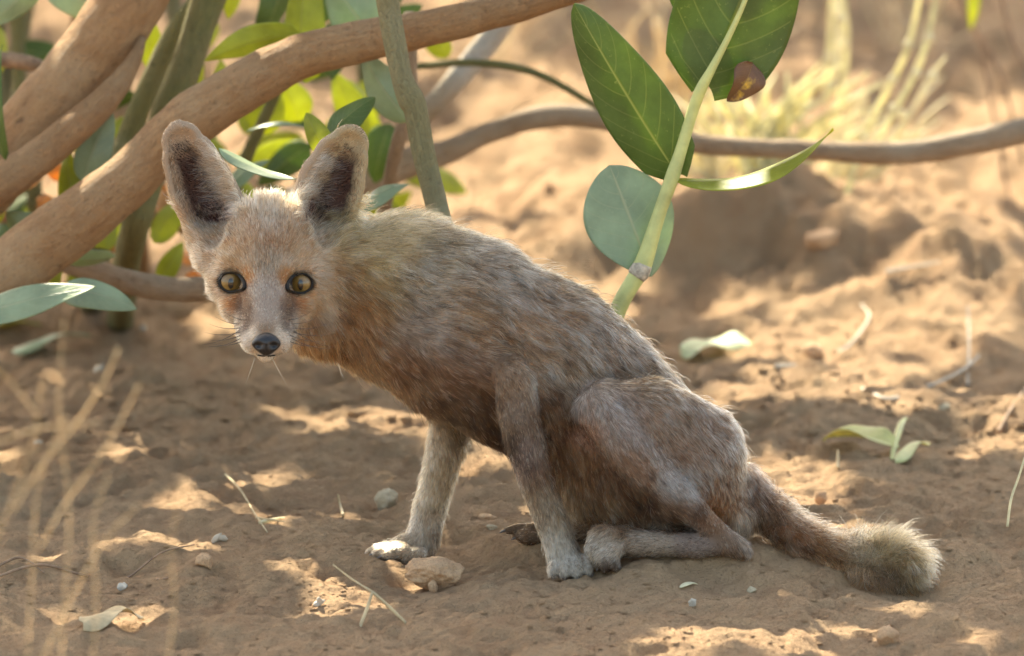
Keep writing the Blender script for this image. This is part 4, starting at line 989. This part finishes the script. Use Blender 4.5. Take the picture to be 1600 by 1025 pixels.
LIT = [(G(a, b)[0], G(a, b)[1], c * S, d * S / math.sin(TH)) for a, b, c, d in PATCH]
def sunproj(p): p = np.asarray(p, float); return p[..., :2] - SD[:2] * (p[..., 2:] / SD[2])
for (u, v_, w_, rx, ry) in ((880, 418, 30, 50, 16), (945, 446, 30, 50, 16), (1010, 494, 30, 46, 16), (1068, 552, 30, 42, 16), (1118, 614, 28, 36, 16), (870, 398, 25, 30, 14), (418, 290, -10, 18, 8), (700, 50, 630, 60, 30), (1180, 20, 150, 80, 40), (960, 300, 150, 40, 30), (1000, 440, 150, 14, 14), (1230, 260, 150, 80, 16), (128, 460, 530, 16, 12), (640, 290, 700, 30, 14), (440, 100, 650, 40, 12), (500, 570, 0, 30, 10), (545, 320, 10, 30, 10), (1120, 225, 1800, 90, 40), (1300, 235, 1800, 110, 40), (1500, 220, 1800, 110, 40), (850, 180, 1800, 60, 40), (740, 90, 1700, 60, 60)):
    g = sunproj(P(u, v_, w_)); LIT.append((g[0], g[1], rx * S, ry * S))
LIT = np.array(LIT)
SHADE = [(G(a, b)[0], G(a, b)[1], c * S, d * S / math.sin(TH)) for a, b, c, d in ((1120, 462, 150, 26), (1260, 478, 90, 16), (1440, 150, 210, 60), (840, 405, 110, 20), (1470, 420, 60, 10), (1240, 100, 90, 40), (300, 540, 360, 60), (1540, 380, 60, 12), (1000, 60, 60, 30))]
for (u, v_, w_, rx, ry) in ((1015, 600, -95, 70, 60), (600, 856, 100, 36, 30), (925, 625, -95, 40, 50), (700, 470, -60, 120, 120), (820, 520, -70, 120, 120)):
    g = np.asarray(P(u, v_, w_)); g = g[:2] - SD[:2] * (g[2] / SD[2]); SHADE.append((g[0], g[1], rx * S, ry * S))
SHADE = np.array(SHADE)
def lit_at(g, r):
    if (((g[0] - SHADE[:, 0]) / SHADE[:, 2]) ** 2 + ((g[1] - SHADE[:, 1]) / SHADE[:, 3]) ** 2).min() < 1: return bool(g[1] > .9 and noise(np.array([[g[0] * 13, g[1] * 7]]), 55)[0] < -.34)
    if g[0] < -.06 and g[1] > 1.4 and noise(np.array([[g[0] * 7, g[1] * 6]]), 33)[0] > -.12: return True   # sun reaches the shrub's own leaves
    d = ((g[None, 0] - LIT[:, 0]) / (LIT[:, 2] + r)) ** 2 + ((g[None, 1] - LIT[:, 1]) / (LIT[:, 3] + r)) ** 2
    if d.min() < 1: return True
    x, y = g
    if y > 1.0:
        f = noise(np.array([[x * 3.0 + .3, y * 1.7 + 5]]), 9)[0] + .6 * noise(np.array([[x * 9, y * 6]]), 19)[0]
        # open sun further back; the shady dip is at the top right and left under the shrub
        bias = np.clip((y - 1.0) / .35, 0, 1) * .60 - .55 * math.exp(-((x - .38) / .30) ** 2 - ((y - 3.1) / .6) ** 2) * 2 - .5 * math.exp(-((x + .3) / .25) ** 2 - ((y - 1.25) / .25) ** 2) * 2
        bias -= .9 * math.exp(-((x - .17) / .16) ** 2 - ((y - 1.22) / .20) ** 2)
        if f + bias > .12: return True
    return False
shade_crown = MB()
cnt = 0
for i in range(9000):
    g = np.array([rng.uniform(-.72, .70), rng.uniform(-.62, 4.0)])
    core = abs(g[0]) < .62 and -.6 < g[1] < 1.1
    if not core and rng.random() < .35: continue
    small = rng.random() < .55
    L = rng.uniform(.045, .065) if small else rng.uniform(.09, .13)
    if lit_at(g, L * .42): continue
    z = rng.uniform(.95, 2.2)
    q = np.array([*(g + SD[:2] * z / SD[2]), z])
    a = rng.uniform(0, 6.28)
    # blade roughly square to the sun, tilted at random
    e1 = np.cross(SD, [0, 0, 1]); e1 /= np.linalg.norm(e1); e2 = np.cross(SD, e1)
    d_ = e1 * math.cos(a) + e2 * math.sin(a) + SD * rng.normal(0, .25)
    d_ /= np.linalg.norm(d_)
    v, f, uv = leaf_geo(q - d_ * L / 2, q + d_ * L / 2, L * .62, roll=rng.normal(0, .35), view=SD, nl=6, nw=2, shape='heart', bend=.06, fold=.15)
    shade_crown.add(v, f, uv); cnt += 1
for (u, v_, w_, rx, ry) in ((1015, 600, -95, 80, 60), (600, 856, 100, 30, 20), (925, 625, -95, 40, 50), (700, 470, -60, 130, 120), (820, 520, -70, 130, 120), (1290, 845, -10, 110, 50), (1400, 860, -20, 60, 50), (1100, 700, -60, 90, 90), (600, 420, -40, 80, 80)):  # extra unseen leaves added to keep sun off the fox
    for i in range(26):
        g = sunproj(P(u + rng.uniform(-rx, rx), v_ + rng.uniform(-ry, ry), w_)); z = rng.uniform(1.0, 2.1); q = np.array([*(g + SD[:2] * z / SD[2]), z]); L = rng.uniform(.05, .08)
        if (((g[0] - LIT[:, 0]) / (LIT[:, 2] + .015)) ** 2 + ((g[1] - LIT[:, 1]) / (LIT[:, 3] + .015)) ** 2).min() < 1: continue
        a = rng.uniform(0, 6.28); d_ = e1 * math.cos(a) + e2 * math.sin(a)
        v, f, uv = leaf_geo(q - d_ * L / 2, q + d_ * L / 2, L * .7, roll=rng.normal(0, .3), view=SD, nl=6, nw=2, shape='heart', bend=.06, fold=.15); shade_crown.add(v, f, uv)
print("crown leaves", cnt)
cr_o = shade_crown.build("shade_foliage", M['leaf'], shrub); tag(cr_o, kind='stuff')
for i, pth in enumerate([[(-1.1, .9, 0), (-1.0, .95, .5), (-.8, .9, 1.0), (-.4, .8, 1.25), (.1, .8, 1.35), (.6, 1.0, 1.4)], [(-1.1, .9, .2), (-1.1, 1.3, .8), (-.9, 1.9, 1.2), (-.3, 2.4, 1.35), (.4, 2.7, 1.4)],
                         [(-1.1, .9, .3), (-.9, .6, 1.1), (-.5, .3, 1.6), (.2, .2, 1.7), (.8, .3, 1.5)], [(-1.1, .9, .4), (-1.2, 1.0, 1.2), (-.7, 1.4, 1.7), (.1, 1.7, 1.75), (.9, 1.9, 1.6)]]):
    q = smooth_path(np.array(pth, float), 40); v, f, uv = tube(q, np.linspace(.03, .008, 40), 10, .1, i); mesh_obj("branch", v, f, M['bark'], shrub, True, uv)  # unseen branches carrying the added shade leaves
rebase(shrub, (-1.1, .9, float(height(np.array(-1.1), np.array(.9)))))

# young shoot in front of the bank
shoot = empty("milkweed_shoot")
tag(shoot, "young milkweed shoot with broad green leaves rising behind the fox's back", "plant")
px_tube("stem", [(900, 610, 160, 13.5), (950, 520, 155, 13.5), (972, 470, 152, 13.5), (992, 436, 150, 13.5), (1000, 424, 150, 15.3), (1010, 398, 150, 13.5), (1028, 340, 150, 10.6), (1044, 295, 150, 11.0), (1052, 272, 150, 11.4), (1064, 235, 150, 9.5), (1082, 175, 148, 9.1), (1096, 138, 140, 9.1), (1112, 108, 136, 6.8), (1132, 70, 133, 5.3), (1156, 20, 130, 4.2), (1172, -20, 128, 3.8)], M['stem'], shoot, 80, 18, .03, 2)
px_tube("node", [(994, 433, 150, 14.5), (998, 427, 150, 16.8), (1002, 420, 150, 16.8), (1005, 413, 150, 15)], M['node'], shoot, 10, 18, .1, 4, 60)
px_leaf(shoot, (1058, 272, 168), (897, 6, 140), 118, LG, roll=.35, fold=.16, bend=.03, shape='heart', wave=.03, nl=34, nw=12, seed=2)
px_leaf(shoot, (1106, 134, 156), (1218, -160, 130), 190, LG, roll=-.10, fold=.18, bend=.03, shape='heart', wave=.05, nl=34, nw=12, seed=3)
px_leaf(shoot, (1056, 282, 148), (1306, 214, 110), 76, LB, roll=1.25, fold=.2, bend=-.10, shape='lance', wave=.03, nl=30, nw=8, seed=5, curl=-.05)
px_leaf(shoot, (1018, 432, 172), (952, 258, 190), 142, LW, roll=-.15, fold=.08, bend=.03, shape='obovate', wave=.03, nl=34, nw=12, seed=6)
px_leaf(shoot, (1100, 30, 230), (1050, -70, 230), 70, LG, roll=.2, shape='heart', seed=7)
dl = px_leaf(shoot, (1176, 98, 150), (1144, 160, 140), 60, M['leaf_dry'], name="leaf", roll=.5, fold=-.3, bend=.12, shape='ovate', wave=.08, nl=20, nw=8, seed=8, curl=.2)
tag(dl, "withered yellow and brown leaf")
rebase(shoot, on_ground(960, 720))

# long bare branch behind
fb = px_tube("bare_branch", [(470, 310, 1800, 32), (560, 276, 1800, 30), (640, 252, 1800, 25), (700, 236, 1800, 20), (770, 205, 1800, 17), (850, 182, 1800, 18), (930, 184, 1800, 17), (1000, 206, 1800, 16), (1100, 226, 1800, 17), (1250, 234, 1800, 16), (1400, 240, 1800, 18), (1520, 222, 1800, 20), (1660, 194, 1800, 21), (1900, 170, 1800, 22)], M['bark_grey'], None, 120, 16, .14, 31, 14)
tag(fb, "long bare grey brown branch lying across the sand behind the green shoot", "branch")

# ------------------------------------------------------------------ grasses and stems
def blades(name, lst, mat, label, cat, seg=6, n=22, group=None, heads=None, hm=None):
    mb = MB()
    for pts in lst:
        q = smooth_path(pts, n); path = P(q[:, 0], q[:, 1], q[:, 2]); v, f, uv = tube(path, np.maximum(q[:, 3] * S, .00008), seg); mb.add(v, f, uv)
    o = mb.build(name, mat)
    if label: tag(o, label, cat, group)
    return o
def root_on(px, py_guess, w):
    """photo row where the sand is at depth w under column px"""
    lo, hi = -400, 1500
    for _ in range(30):
        m = (lo + hi) / 2; p = P(px, m, w)
        if p[2] > float(height(p[0], p[1])): lo = m
        else: hi = m
    return lo
# pale green broom-like tufts beyond the bank
def tuft(u0, w, n, spread, hgt, lean, mat, label, r=5.0, cat="grass tuft", curve=.3):
    lst = []
    for i in range(n):
        a = rng.normal(0, spread) * 1.2; h_ = hgt * rng.uniform(.55, 1.1); ub = u0 + rng.normal(0, spread * .25); wb = w + rng.normal(0, spread * .3)
        vb = root_on(ub, 400, wb) + 6
        ut = ub + a + lean * h_
        c = rng.normal(0, curve) * h_ * .4
        rr = r * rng.uniform(.6, 1.3)
        lst.append([(ub, vb, wb, rr), (ub + (ut - ub) * .3 - c, vb - h_ * .4, wb, rr * .9), (ub + (ut - ub) * .68 - c * .5, vb - h_ * .78, wb + rng.normal(0, 20), rr * .7), (ut, vb - h_, wb + rng.normal(0, 40), rr * .3)])
    return blades("grass_tuft", lst, mat, label, cat)
tuft(1190, 3000, 46, 70, 190, .35, M['straw_green'], "wispy yellow green grass tuft growing just beyond the sand bank")
tuft(1110, 3300, 26, 50, 150, -.05, M['straw_pale'], "pale dry grass tuft behind the stem of the green shoot")
tuft(1290, 3500, 26, 60, 170, .5, M['straw_pale'], "dry pale grass tuft under the right half of the bare branch")
tuft(1040, 4200, 26, 60, 230, .1, M['straw'], "thin straw coloured grass between the two upper leaves")
# upright jointed stems at the top right
def jointed(label, paths, mat, r=5):
    root = empty("jointed_stem_plant"); tag(root, label, "plant")
    for p in paths:
        q = np.array([(a, b, c, r) for a, b, c in p], float); q[-1, 3] = r * .6
        px_tube("stem", q, mat, root, 30, 8, .05, 1)
        for (a, b, c) in p[1:-1]:
            v, f = uv_sphere(P(a + rng.normal(0, 4), b, c), 8.5 * S, (1, 1, 1.2), 10, 8); mesh_obj("bud", v, f, M['straw_pale'], root)
    c = P(*paths[0][0]); rebase(root, c)
    return root
jointed("leaning green jointed stems with pale buds crossing the bare branch", [[(1316, 330, 2900), (1350, 215, 2900), (1395, 125, 2880), (1420, 70, 2860), (1440, -20, 2850)], [(1356, 250, 2800), (1400, 170, 2800), (1430, 115, 2800), (1450, 60, 2800), (1465, -20, 2800)]], M['straw_green'], 4.5)
jointed("pale straw stems bent over beside the green jointed stems", [[(1375, 230, 2900), (1420, 180, 2900), (1455, 120, 2900), (1478, 88, 2900)], [(1220, 210, 3000), (1262, 170, 3000), (1300, 135, 3000), (1312, 30, 3000), (1310, -20, 3000)]], M['straw_pale'], 4)
jointed("faint green upright stems at the top behind the big leaf", [[(1290, 160, 3600), (1296, 90, 3600), (1300, 20, 3600), (1302, -40, 3600)], [(1316, 150, 3700), (1322, 70, 3700), (1318, 10, 3700), (1316, -30, 3700)]], M['straw_green'], 5)
tb = blades("dry_twig", [[(1480, -40, 3200, 5), (1530, 60, 3200, 5), (1565, 120, 3200, 4), (1600, 260, 3200, 3)], [(1560, -30, 3100, 5), (1580, 60, 3100, 4), (1620, 130, 3100, 3)], [(1530, 60, 3200, 3), (1552, 180, 3200, 3), (1580, 330, 3200, 2.5)]], M['twig'], "dark twigs hanging down at the top right corner", "twig")
tl = px_leaf(None, (1522, -30, 3100), (1516, 46, 3100), 22, LB, name="hanging_leaf", roll=.3); tag(tl, "small bright green leaf at the top edge right of the jointed stems", "leaf")
# fine dry stalks among the deep background
for (u, lab, h_) in ((760, "sparse dry stalks left of the tallest green leaf", 150), (1420, "sparse dry stalks in the shady hollow at the right", 170)):
    tuft(u, 5200, 16, 90, h_, .1, M['straw'], lab, 3, "dry stalks")
# far brush at the top of the picture
mb = MB()
for i in range(420):
    x = rng.uniform(-1.6, 1.6); y = rng.uniform(6.8, 9.5); z0 = float(height(np.array(x), np.array(y)))
    h_ = rng.uniform(.10, .45); a = rng.uniform(-.5, .5); b_ = rng.uniform(-.3, .3)
    q = smooth_path(np.array([(x, y, z0 - .01), (x + a * .3 * h_, y, z0 + h_ * .5), (x + a * h_, y + b_ * h_, z0 + h_)]), 6); v, f, uv = tube(q, [.0022] * 5 + [.0006], 4); mb.add(v, f, uv)
fb2 = mb.build("dry_grass", M['straw_green']); tag(fb2, "dry yellow green grass cover far behind", "grass", kind='stuff')

# foreground grass, out of focus
W1 = -2600
def stalks(label, lst, mat, k=1.0):
    root = empty("dry_grass"); tag(root, label, "dry grass")
    for pts in lst:
        q = np.array(pts, float); q[:, 3] *= k
        px_tube("stalk", q, mat, root, 24, 7, .04, 3)
    rebase(root, P(*lst[0][0][:3])); return root
stalks("blurred golden dry grass stalks in the left foreground", [[(92, 1110, W1, 5), (100, 960, W1, 5), (108, 800, W1, 5), (92, 640, W1, 4), (100, 500, W1, 3)], [(40, 1100, W1, 5), (50, 900, W1, 4.5), (60, 760, W1, 4), (100, 650, W1, 3)],
    [(20, 800, W1, 5), (60, 735, W1, 6), (120, 660, W1, 6), (160, 600, W1, 6), (185, 545, W1, 5)], [(60, 860, W1, 5), (100, 790, W1, 5.5), (165, 700, W1, 5), (218, 600, W1, 3.5)],
    [(-40, 560, W1, 4), (10, 590, W1, 4), (60, 650, W1, 4)], [(-20, 700, W1, 4), (50, 672, W1, 4), (110, 665, W1, 3), (160, 660, W1, 2)],
    [(-30, 900, W1, 4), (20, 780, W1, 4), (50, 690, W1, 3), (64, 600, W1, 2.5)], [(60, 735, W1, 3), (58, 650, W1, 3), (70, 590, W1, 2)]], M['straw'], .24)
stalks("very blurred pale stalks nearest the camera at the bottom left", [[(140, 1120, -2600, 5), (150, 940, -2600, 5), (146, 820, -2600, 4), (170, 740, -2600, 3)], [(20, 1130, -2600, 6), (100, 960, -2600, 5), (160, 850, -2600, 4), (215, 790, -2600, 3)], [(250, 1100, -2600, 4), (272, 960, -2600, 4), (268, 850, -2600, 3), (290, 740, -2600, 2)]], M['straw'], .24)
stalks("bent dry straw standing in the bottom foreground below the clod", [[(545, 1060, -420, 3.4), (556, 1000, -400, 3.6), (572, 955, -390, 3.4), (582, 925, -385, 2.6)], [(582, 925, -385, 3), (610, 950, -380, 3.2), (650, 990, -380, 3.2), (700, 1045, -390, 3)], [(582, 925, -385, 2.4), (550, 905, -380, 1.8), (520, 882, -375, 1.2)]], M['straw'], .85)
stalks("thin pale stalk at the right edge of the sand", [[(1574, 823, -100, 2.2), (1580, 780, -100, 2.2), (1592, 745, -100, 2), (1606, 700, -100, 1.6)]], M['straw_pale'])


# ------------------------------------------------------------------ litter on the sand
def ground_path(pts, r, lift=.001):
    """pts rows: px, py, extra lift px"""
    q = []
    for p in pts:
        g = on_ground(p[0], p[1]); q.append([*g[:2], g[2] + (p[2] if len(p) > 2 else 0) * S + r * S * .6 + lift])
    return np.array(q)
def twig(label, paths, r, mat, cat="twig", name="fallen_twig"):
    mb = MB()
    for p in paths:
        q = smooth_path(ground_path(p, r), 30); v, f, uv = tube(q, np.linspace(r, r * .45, 30) * S, 8, .15, 3, 120); mb.add(v, f, uv)
    o = mb.build(name, mat); tag(o, label, cat); return o
twig("long brown twig lying on the sand at the left edge", [[(-20, 912, 2), (60, 898, 3), (125, 891, 4), (190, 887, 4), (250, 876, 6), (304, 862, 8)], [(190, 887, 4), (225, 896, 2), (262, 908, 1)], [(-20, 902, 4), (30, 893, 4), (70, 896, 3)]], 2.6, M['twig'])
twig("thin straw leaning on the sand left of the far front paw", [[(352, 750, 6), (375, 775, 8), (395, 808, 8), (418, 838, 3)], [(400, 815, 3), (445, 822, 4)]], 2.0, M['straw'])
twig("pale stick lying on the sand in the sunlit patch by the straw", [[(405, 822, 2), (430, 818, 3), (448, 815, 3)]], 3.4, M['straw_pale'])
twig("pale curved twig on the sand right of the pale fallen leaf", [[(1212, 578, 2), (1260, 568, 3), (1318, 553, 4), (1342, 530, 5), (1358, 505, 8), (1346, 490, 12)]], 3.6, M['petal'])
twig("long pale twig lying across the sand at the right", [[(1348, 614, 2), (1388, 630, 3), (1440, 615, 4), (1500, 592, 8), (1530, 570, 12)]], 4.0, M['petal'])
twig("bleached twig leaning upright at the right", [[(1512, 600, 2), (1514, 560, 20), (1512, 540, 60)]], 3.0, M['petal'])
twig("short straw poking up behind the far front paw", [[(536, 808, 0), (532, 800, 10), (528, 800, 26)]], 2.6, M['straw'])
twig("short straw poking up under the folded fallen leaf", [[(1309, 735, 0), (1309, 728, 10), (1309, 725, 20)]], 3.0, M['straw'])
twig("grey twig on the sand far right below the bank", [[(1384, 432, 4), (1420, 424, 6), (1470, 422, 8)]], 4.0, M['petal'])
twig("dark twig near the right edge in the middle", [[(1560, 670, 2), (1580, 650, 8), (1606, 620, 16)]], 4.0, M['twig'])

def lump(c, size, seed, sub=3, rough=.28, freq=1.6, flat=1.0):
    """irregular angular stone"""
    import bmesh
    bm = bmesh.new(); bmesh.ops.create_icosphere(bm, subdivisions=sub, radius=1)
    v = np.array([x.co[:] for x in bm.verts]); f = [tuple(q.index for q in p.verts) for p in bm.faces]; bm.free()
    rs = np.random.default_rng(seed)
    for _ in range(9):        # chip flat facets
        d = rs.normal(size=3); d /= np.linalg.norm(d); lim = rs.uniform(.62, .9); e_ = v @ d - lim; v -= np.outer(np.clip(e_, 0, None) * .9, d)
    v *= (1 + rough * fbm(v * freq + seed, 5, seed, .6))[:, None] * (1 + .10 * fbm(v * 7 + seed, 3, seed + 5))[:, None]
    return v * np.array(size) + np.array(c), f
def stone(px, py, w, h, mat, label, seed, cat="stone", name="stone", group=None, sink=.3, sub=4):
    """px,py = foot centre"""
    g = on_ground(px, py); hw = w * S / 2; hh = h * S / 2
    v, f = lump((g[0], g[1] + hw * .5, g[2] + hh * (1 - sink)), (hw, hw * .8, hh * 1.1), seed, sub)
    o = mesh_obj(name, v, f, mat); tag(o, label, cat, group); return o
stone(680, 924, 98, 52, M['stone'], "large sandy clod of earth lying between the front paws", 5, "clod", "clod", sink=.25, sub=5)
stone(396 + 280, 926, 16, 22, M['stone'], "tiny chip leaning on the front of the large clod", 8, "stone", "stone")
stone(604, 796, 40, 36, M['pale'], "pale yellowish flake of stone behind the far front paw", 12, "stone")
stone(1388, 1008, 38, 34, M['stone'], "upright earth clod at the bottom right in the sun streak", 31, "clod", "clod")
stone(1288, 388, 70, 34, M['stone'], "broad brown clod beyond the bank at the right", 41, "clod", "clod")
stone(1270, 560, 38, 26, M['stone'], "reddish clod beside the pale curved twig", 43, "clod", "clod")
stone(1476, 640, 24, 12, M['pale'], "small pale stone on the sand under the long pale twig", 44, "stone")
stone(1283, 790, 20, 26, M['stone'], "small clod in the sunny patch behind the rump", 45, "clod", "clod")
stone(762, 808, 34, 14, M['stone'], "flat dark clod between the front legs", 47, "clod", "clod")
stone(768, 828, 20, 9, M['pale'], "flat grey stone just left of the far hind paw", 48, "stone")
stone(320, 888, 30, 24, M['stone'], "knobbly little clod near the end of the brown twig", 49, "clod", "clod")
stone(1082, 948, 13, 13, M['petal'], "round white seed on the sand in front of the hind foot", 60, "seed", "seed", sink=.1)
stone(1174, 926, 15, 10, M['pale'], "flat cream pebble on the sand ridge before the tail", 61, "pebble", "pebble")
for (a, b_, w_, h_, lab, sd) in ((346, 846, 24, 14, "white shell chip in the middle of the left sand", 70), (191, 922, 18, 16, "white shell chip just below the brown twig", 71), (503, 946, 22, 12, "white shell chip at the bottom left of the clod", 72),
                                 (64, 696, 14, 14, "white shell chip behind the blurred grass stalks", 73), (224, 516, 14, 12, "bright little chip in the shade under the shrub", 74), (158, 582, 24, 14, "sunlit chip left of the fox's chin on the shaded sand", 75)):
    g = on_ground(a, b_); mb = MB()
    rs = np.random.default_rng(sd)
    for k in range(2):
        c = g + np.array([rs.normal(0, .2) * w_ * S, 0, h_ * S * .35]); d_ = np.array([rs.normal(), rs.normal() * .5, rs.normal() * .5 + .2]); d_ /= np.linalg.norm(d_)
        v, f, uv = leaf_geo(c - d_ * w_ * S * .5, c + d_ * w_ * S * .5, h_ * S * .9, roll=rs.normal(0, .5), nl=8, nw=3, fold=.5, wave=.1, seed=sd); mb.add(v, f, uv)
    o = mb.build("shell_chip", M['petal']); tag(o, lab, "shell chip")
def fallen(name, lst, label):
    mb = None; mb = MB()
    for (b_, t_, wd, k) in lst:
        pb = on_ground(*b_[:2]); pt = on_ground(*t_[:2]); pb[2] += b_[2] * S; pt[2] += t_[2] * S
        v, f, uv = leaf_geo(pb, pt, wd * S, view=(0, .35, -1), nl=24, nw=8, **k); mb.add(v, f, uv)
    return mb, label
for name, lst, label, mt in (
    ("fallen_leaf", [((1290, 700, 22), (1405, 718, 16), 80, dict(fold=-.35, bend=.07, wave=.06, roll=.25)), ((1398, 722, 4), (1452, 704, 12), 44, dict(fold=.4, bend=.06, wave=.1, roll=.4)), ((1392, 722, 2), (1420, 680, 26), 12, dict(fold=.6, bend=.1))], "folded yellow green fallen leaf on the sand right of the fox's rump", M['leaf_fallen']),
    ("fallen_leaf", [((1062, 562, 22), (1176, 552, 18), 84, dict(fold=.2, bend=.08, wave=.10, roll=.2))], "pale green fallen leaf lying behind the fox's lower back", M['leaf_pale']),
    ("fallen_leaf", [((-30, 530, 16), (64, 516, 10), 56, dict(fold=.1, bend=.05, wave=.05, roll=.6))], "yellowish fallen leaf at the left edge under the shrub", M['leaf_fallen']),
    ("fallen_leaf", [((24, 566, 16), (142, 538, 16), 64, dict(fold=.15, bend=.06, wave=.05, roll=.4))], "greyish green fallen leaf with a sunlit tip lying under the shrub", M['leaf_wax']),
    ("fallen_leaf", [((130, 985, 12), (225, 975, 10), 56, dict(fold=.2, bend=.08, wave=.15, roll=.2))], "crumpled tan leaf flake at the bottom left", M['straw']),
    ("fallen_leaf", [((1062, 925 - 5, 2), (1090, 915, 2), 10, dict(fold=.2))], "tiny dry leaf scrap on the sand ridge in front of the hind foot", M['straw_pale'])):
    mb, _ = fallen(name, lst, label); o = mb.build(name, mt); tag(o, label, "fallen leaf")
# fine crumbs and grains of soil, uncountable
tmpl = [lump((0, 0, 0), (1, 1, .8), 200 + k, 1, .6, 2.2) for k in range(8)]
NC = 42000
cx = rng.uniform(-.55, .55, NC); cyy = -.47 + 1.35 * rng.random(NC) ** 1.05
m2 = rng.random(NC) < .22; cyy[m2] = rng.uniform(.6, 3.4, m2.sum())
kp = fbm(np.stack([cx, cyy], 1) * 9, 3, 77) + rng.normal(0, .28, NC) > .02
cx, cyy = cx[kp], cyy[kp]; NC = len(cx)
r = np.minimum(.0007 * rng.pareto(2.1, NC) + .0006, np.where(cyy < .6, .0034, .0055)) * np.where(cyy > .6, 1.6, 1)
zz = height(cx, cyy); ang = rng.uniform(0, 6.28, NC); ca_, sa_ = np.cos(ang), np.sin(ang)
Vv, Fv = [], []
base = 0; tf_ = np.array(tmpl[0][1]); nvt = len(tmpl[0][0])
T = np.stack([t[0] for t in tmpl])[rng.integers(0, 8, NC)]
T = T * np.stack([rng.uniform(.7, 1.3, NC), rng.uniform(.5, 1, NC), rng.uniform(.35, .8, NC)], 1)[:, None]
X_ = T[..., 0] * ca_[:, None] - T[..., 1] * sa_[:, None]; Y_ = T[..., 0] * sa_[:, None] + T[..., 1] * ca_[:, None]
Vv = np.stack([X_ * r[:, None] + cx[:, None], Y_ * r[:, None] + cyy[:, None], T[..., 2] * r[:, None] + (zz + r * .15)[:, None]], -1).reshape(-1, 3)
Fv = (tf_[None] + (np.arange(NC) * nvt)[:, None, None]).reshape(-1, 3)
me = bpy.data.meshes.new("soil_crumbs"); me.vertices.add(len(Vv)); me.vertices.foreach_set('co', Vv.astype(np.float32).ravel())
me.loops.add(len(Fv) * 3); me.loops.foreach_set('vertex_index', Fv.astype(np.int32).ravel()); me.polygons.add(len(Fv)); me.polygons.foreach_set('loop_start', (np.arange(len(Fv)) * 3).astype(np.int32))
me.update(calc_edges=True); me.materials.append(M['sand']); o = bpy.data.objects.new("soil_crumbs", me); COL.objects.link(o); tag(o, kind='stuff')
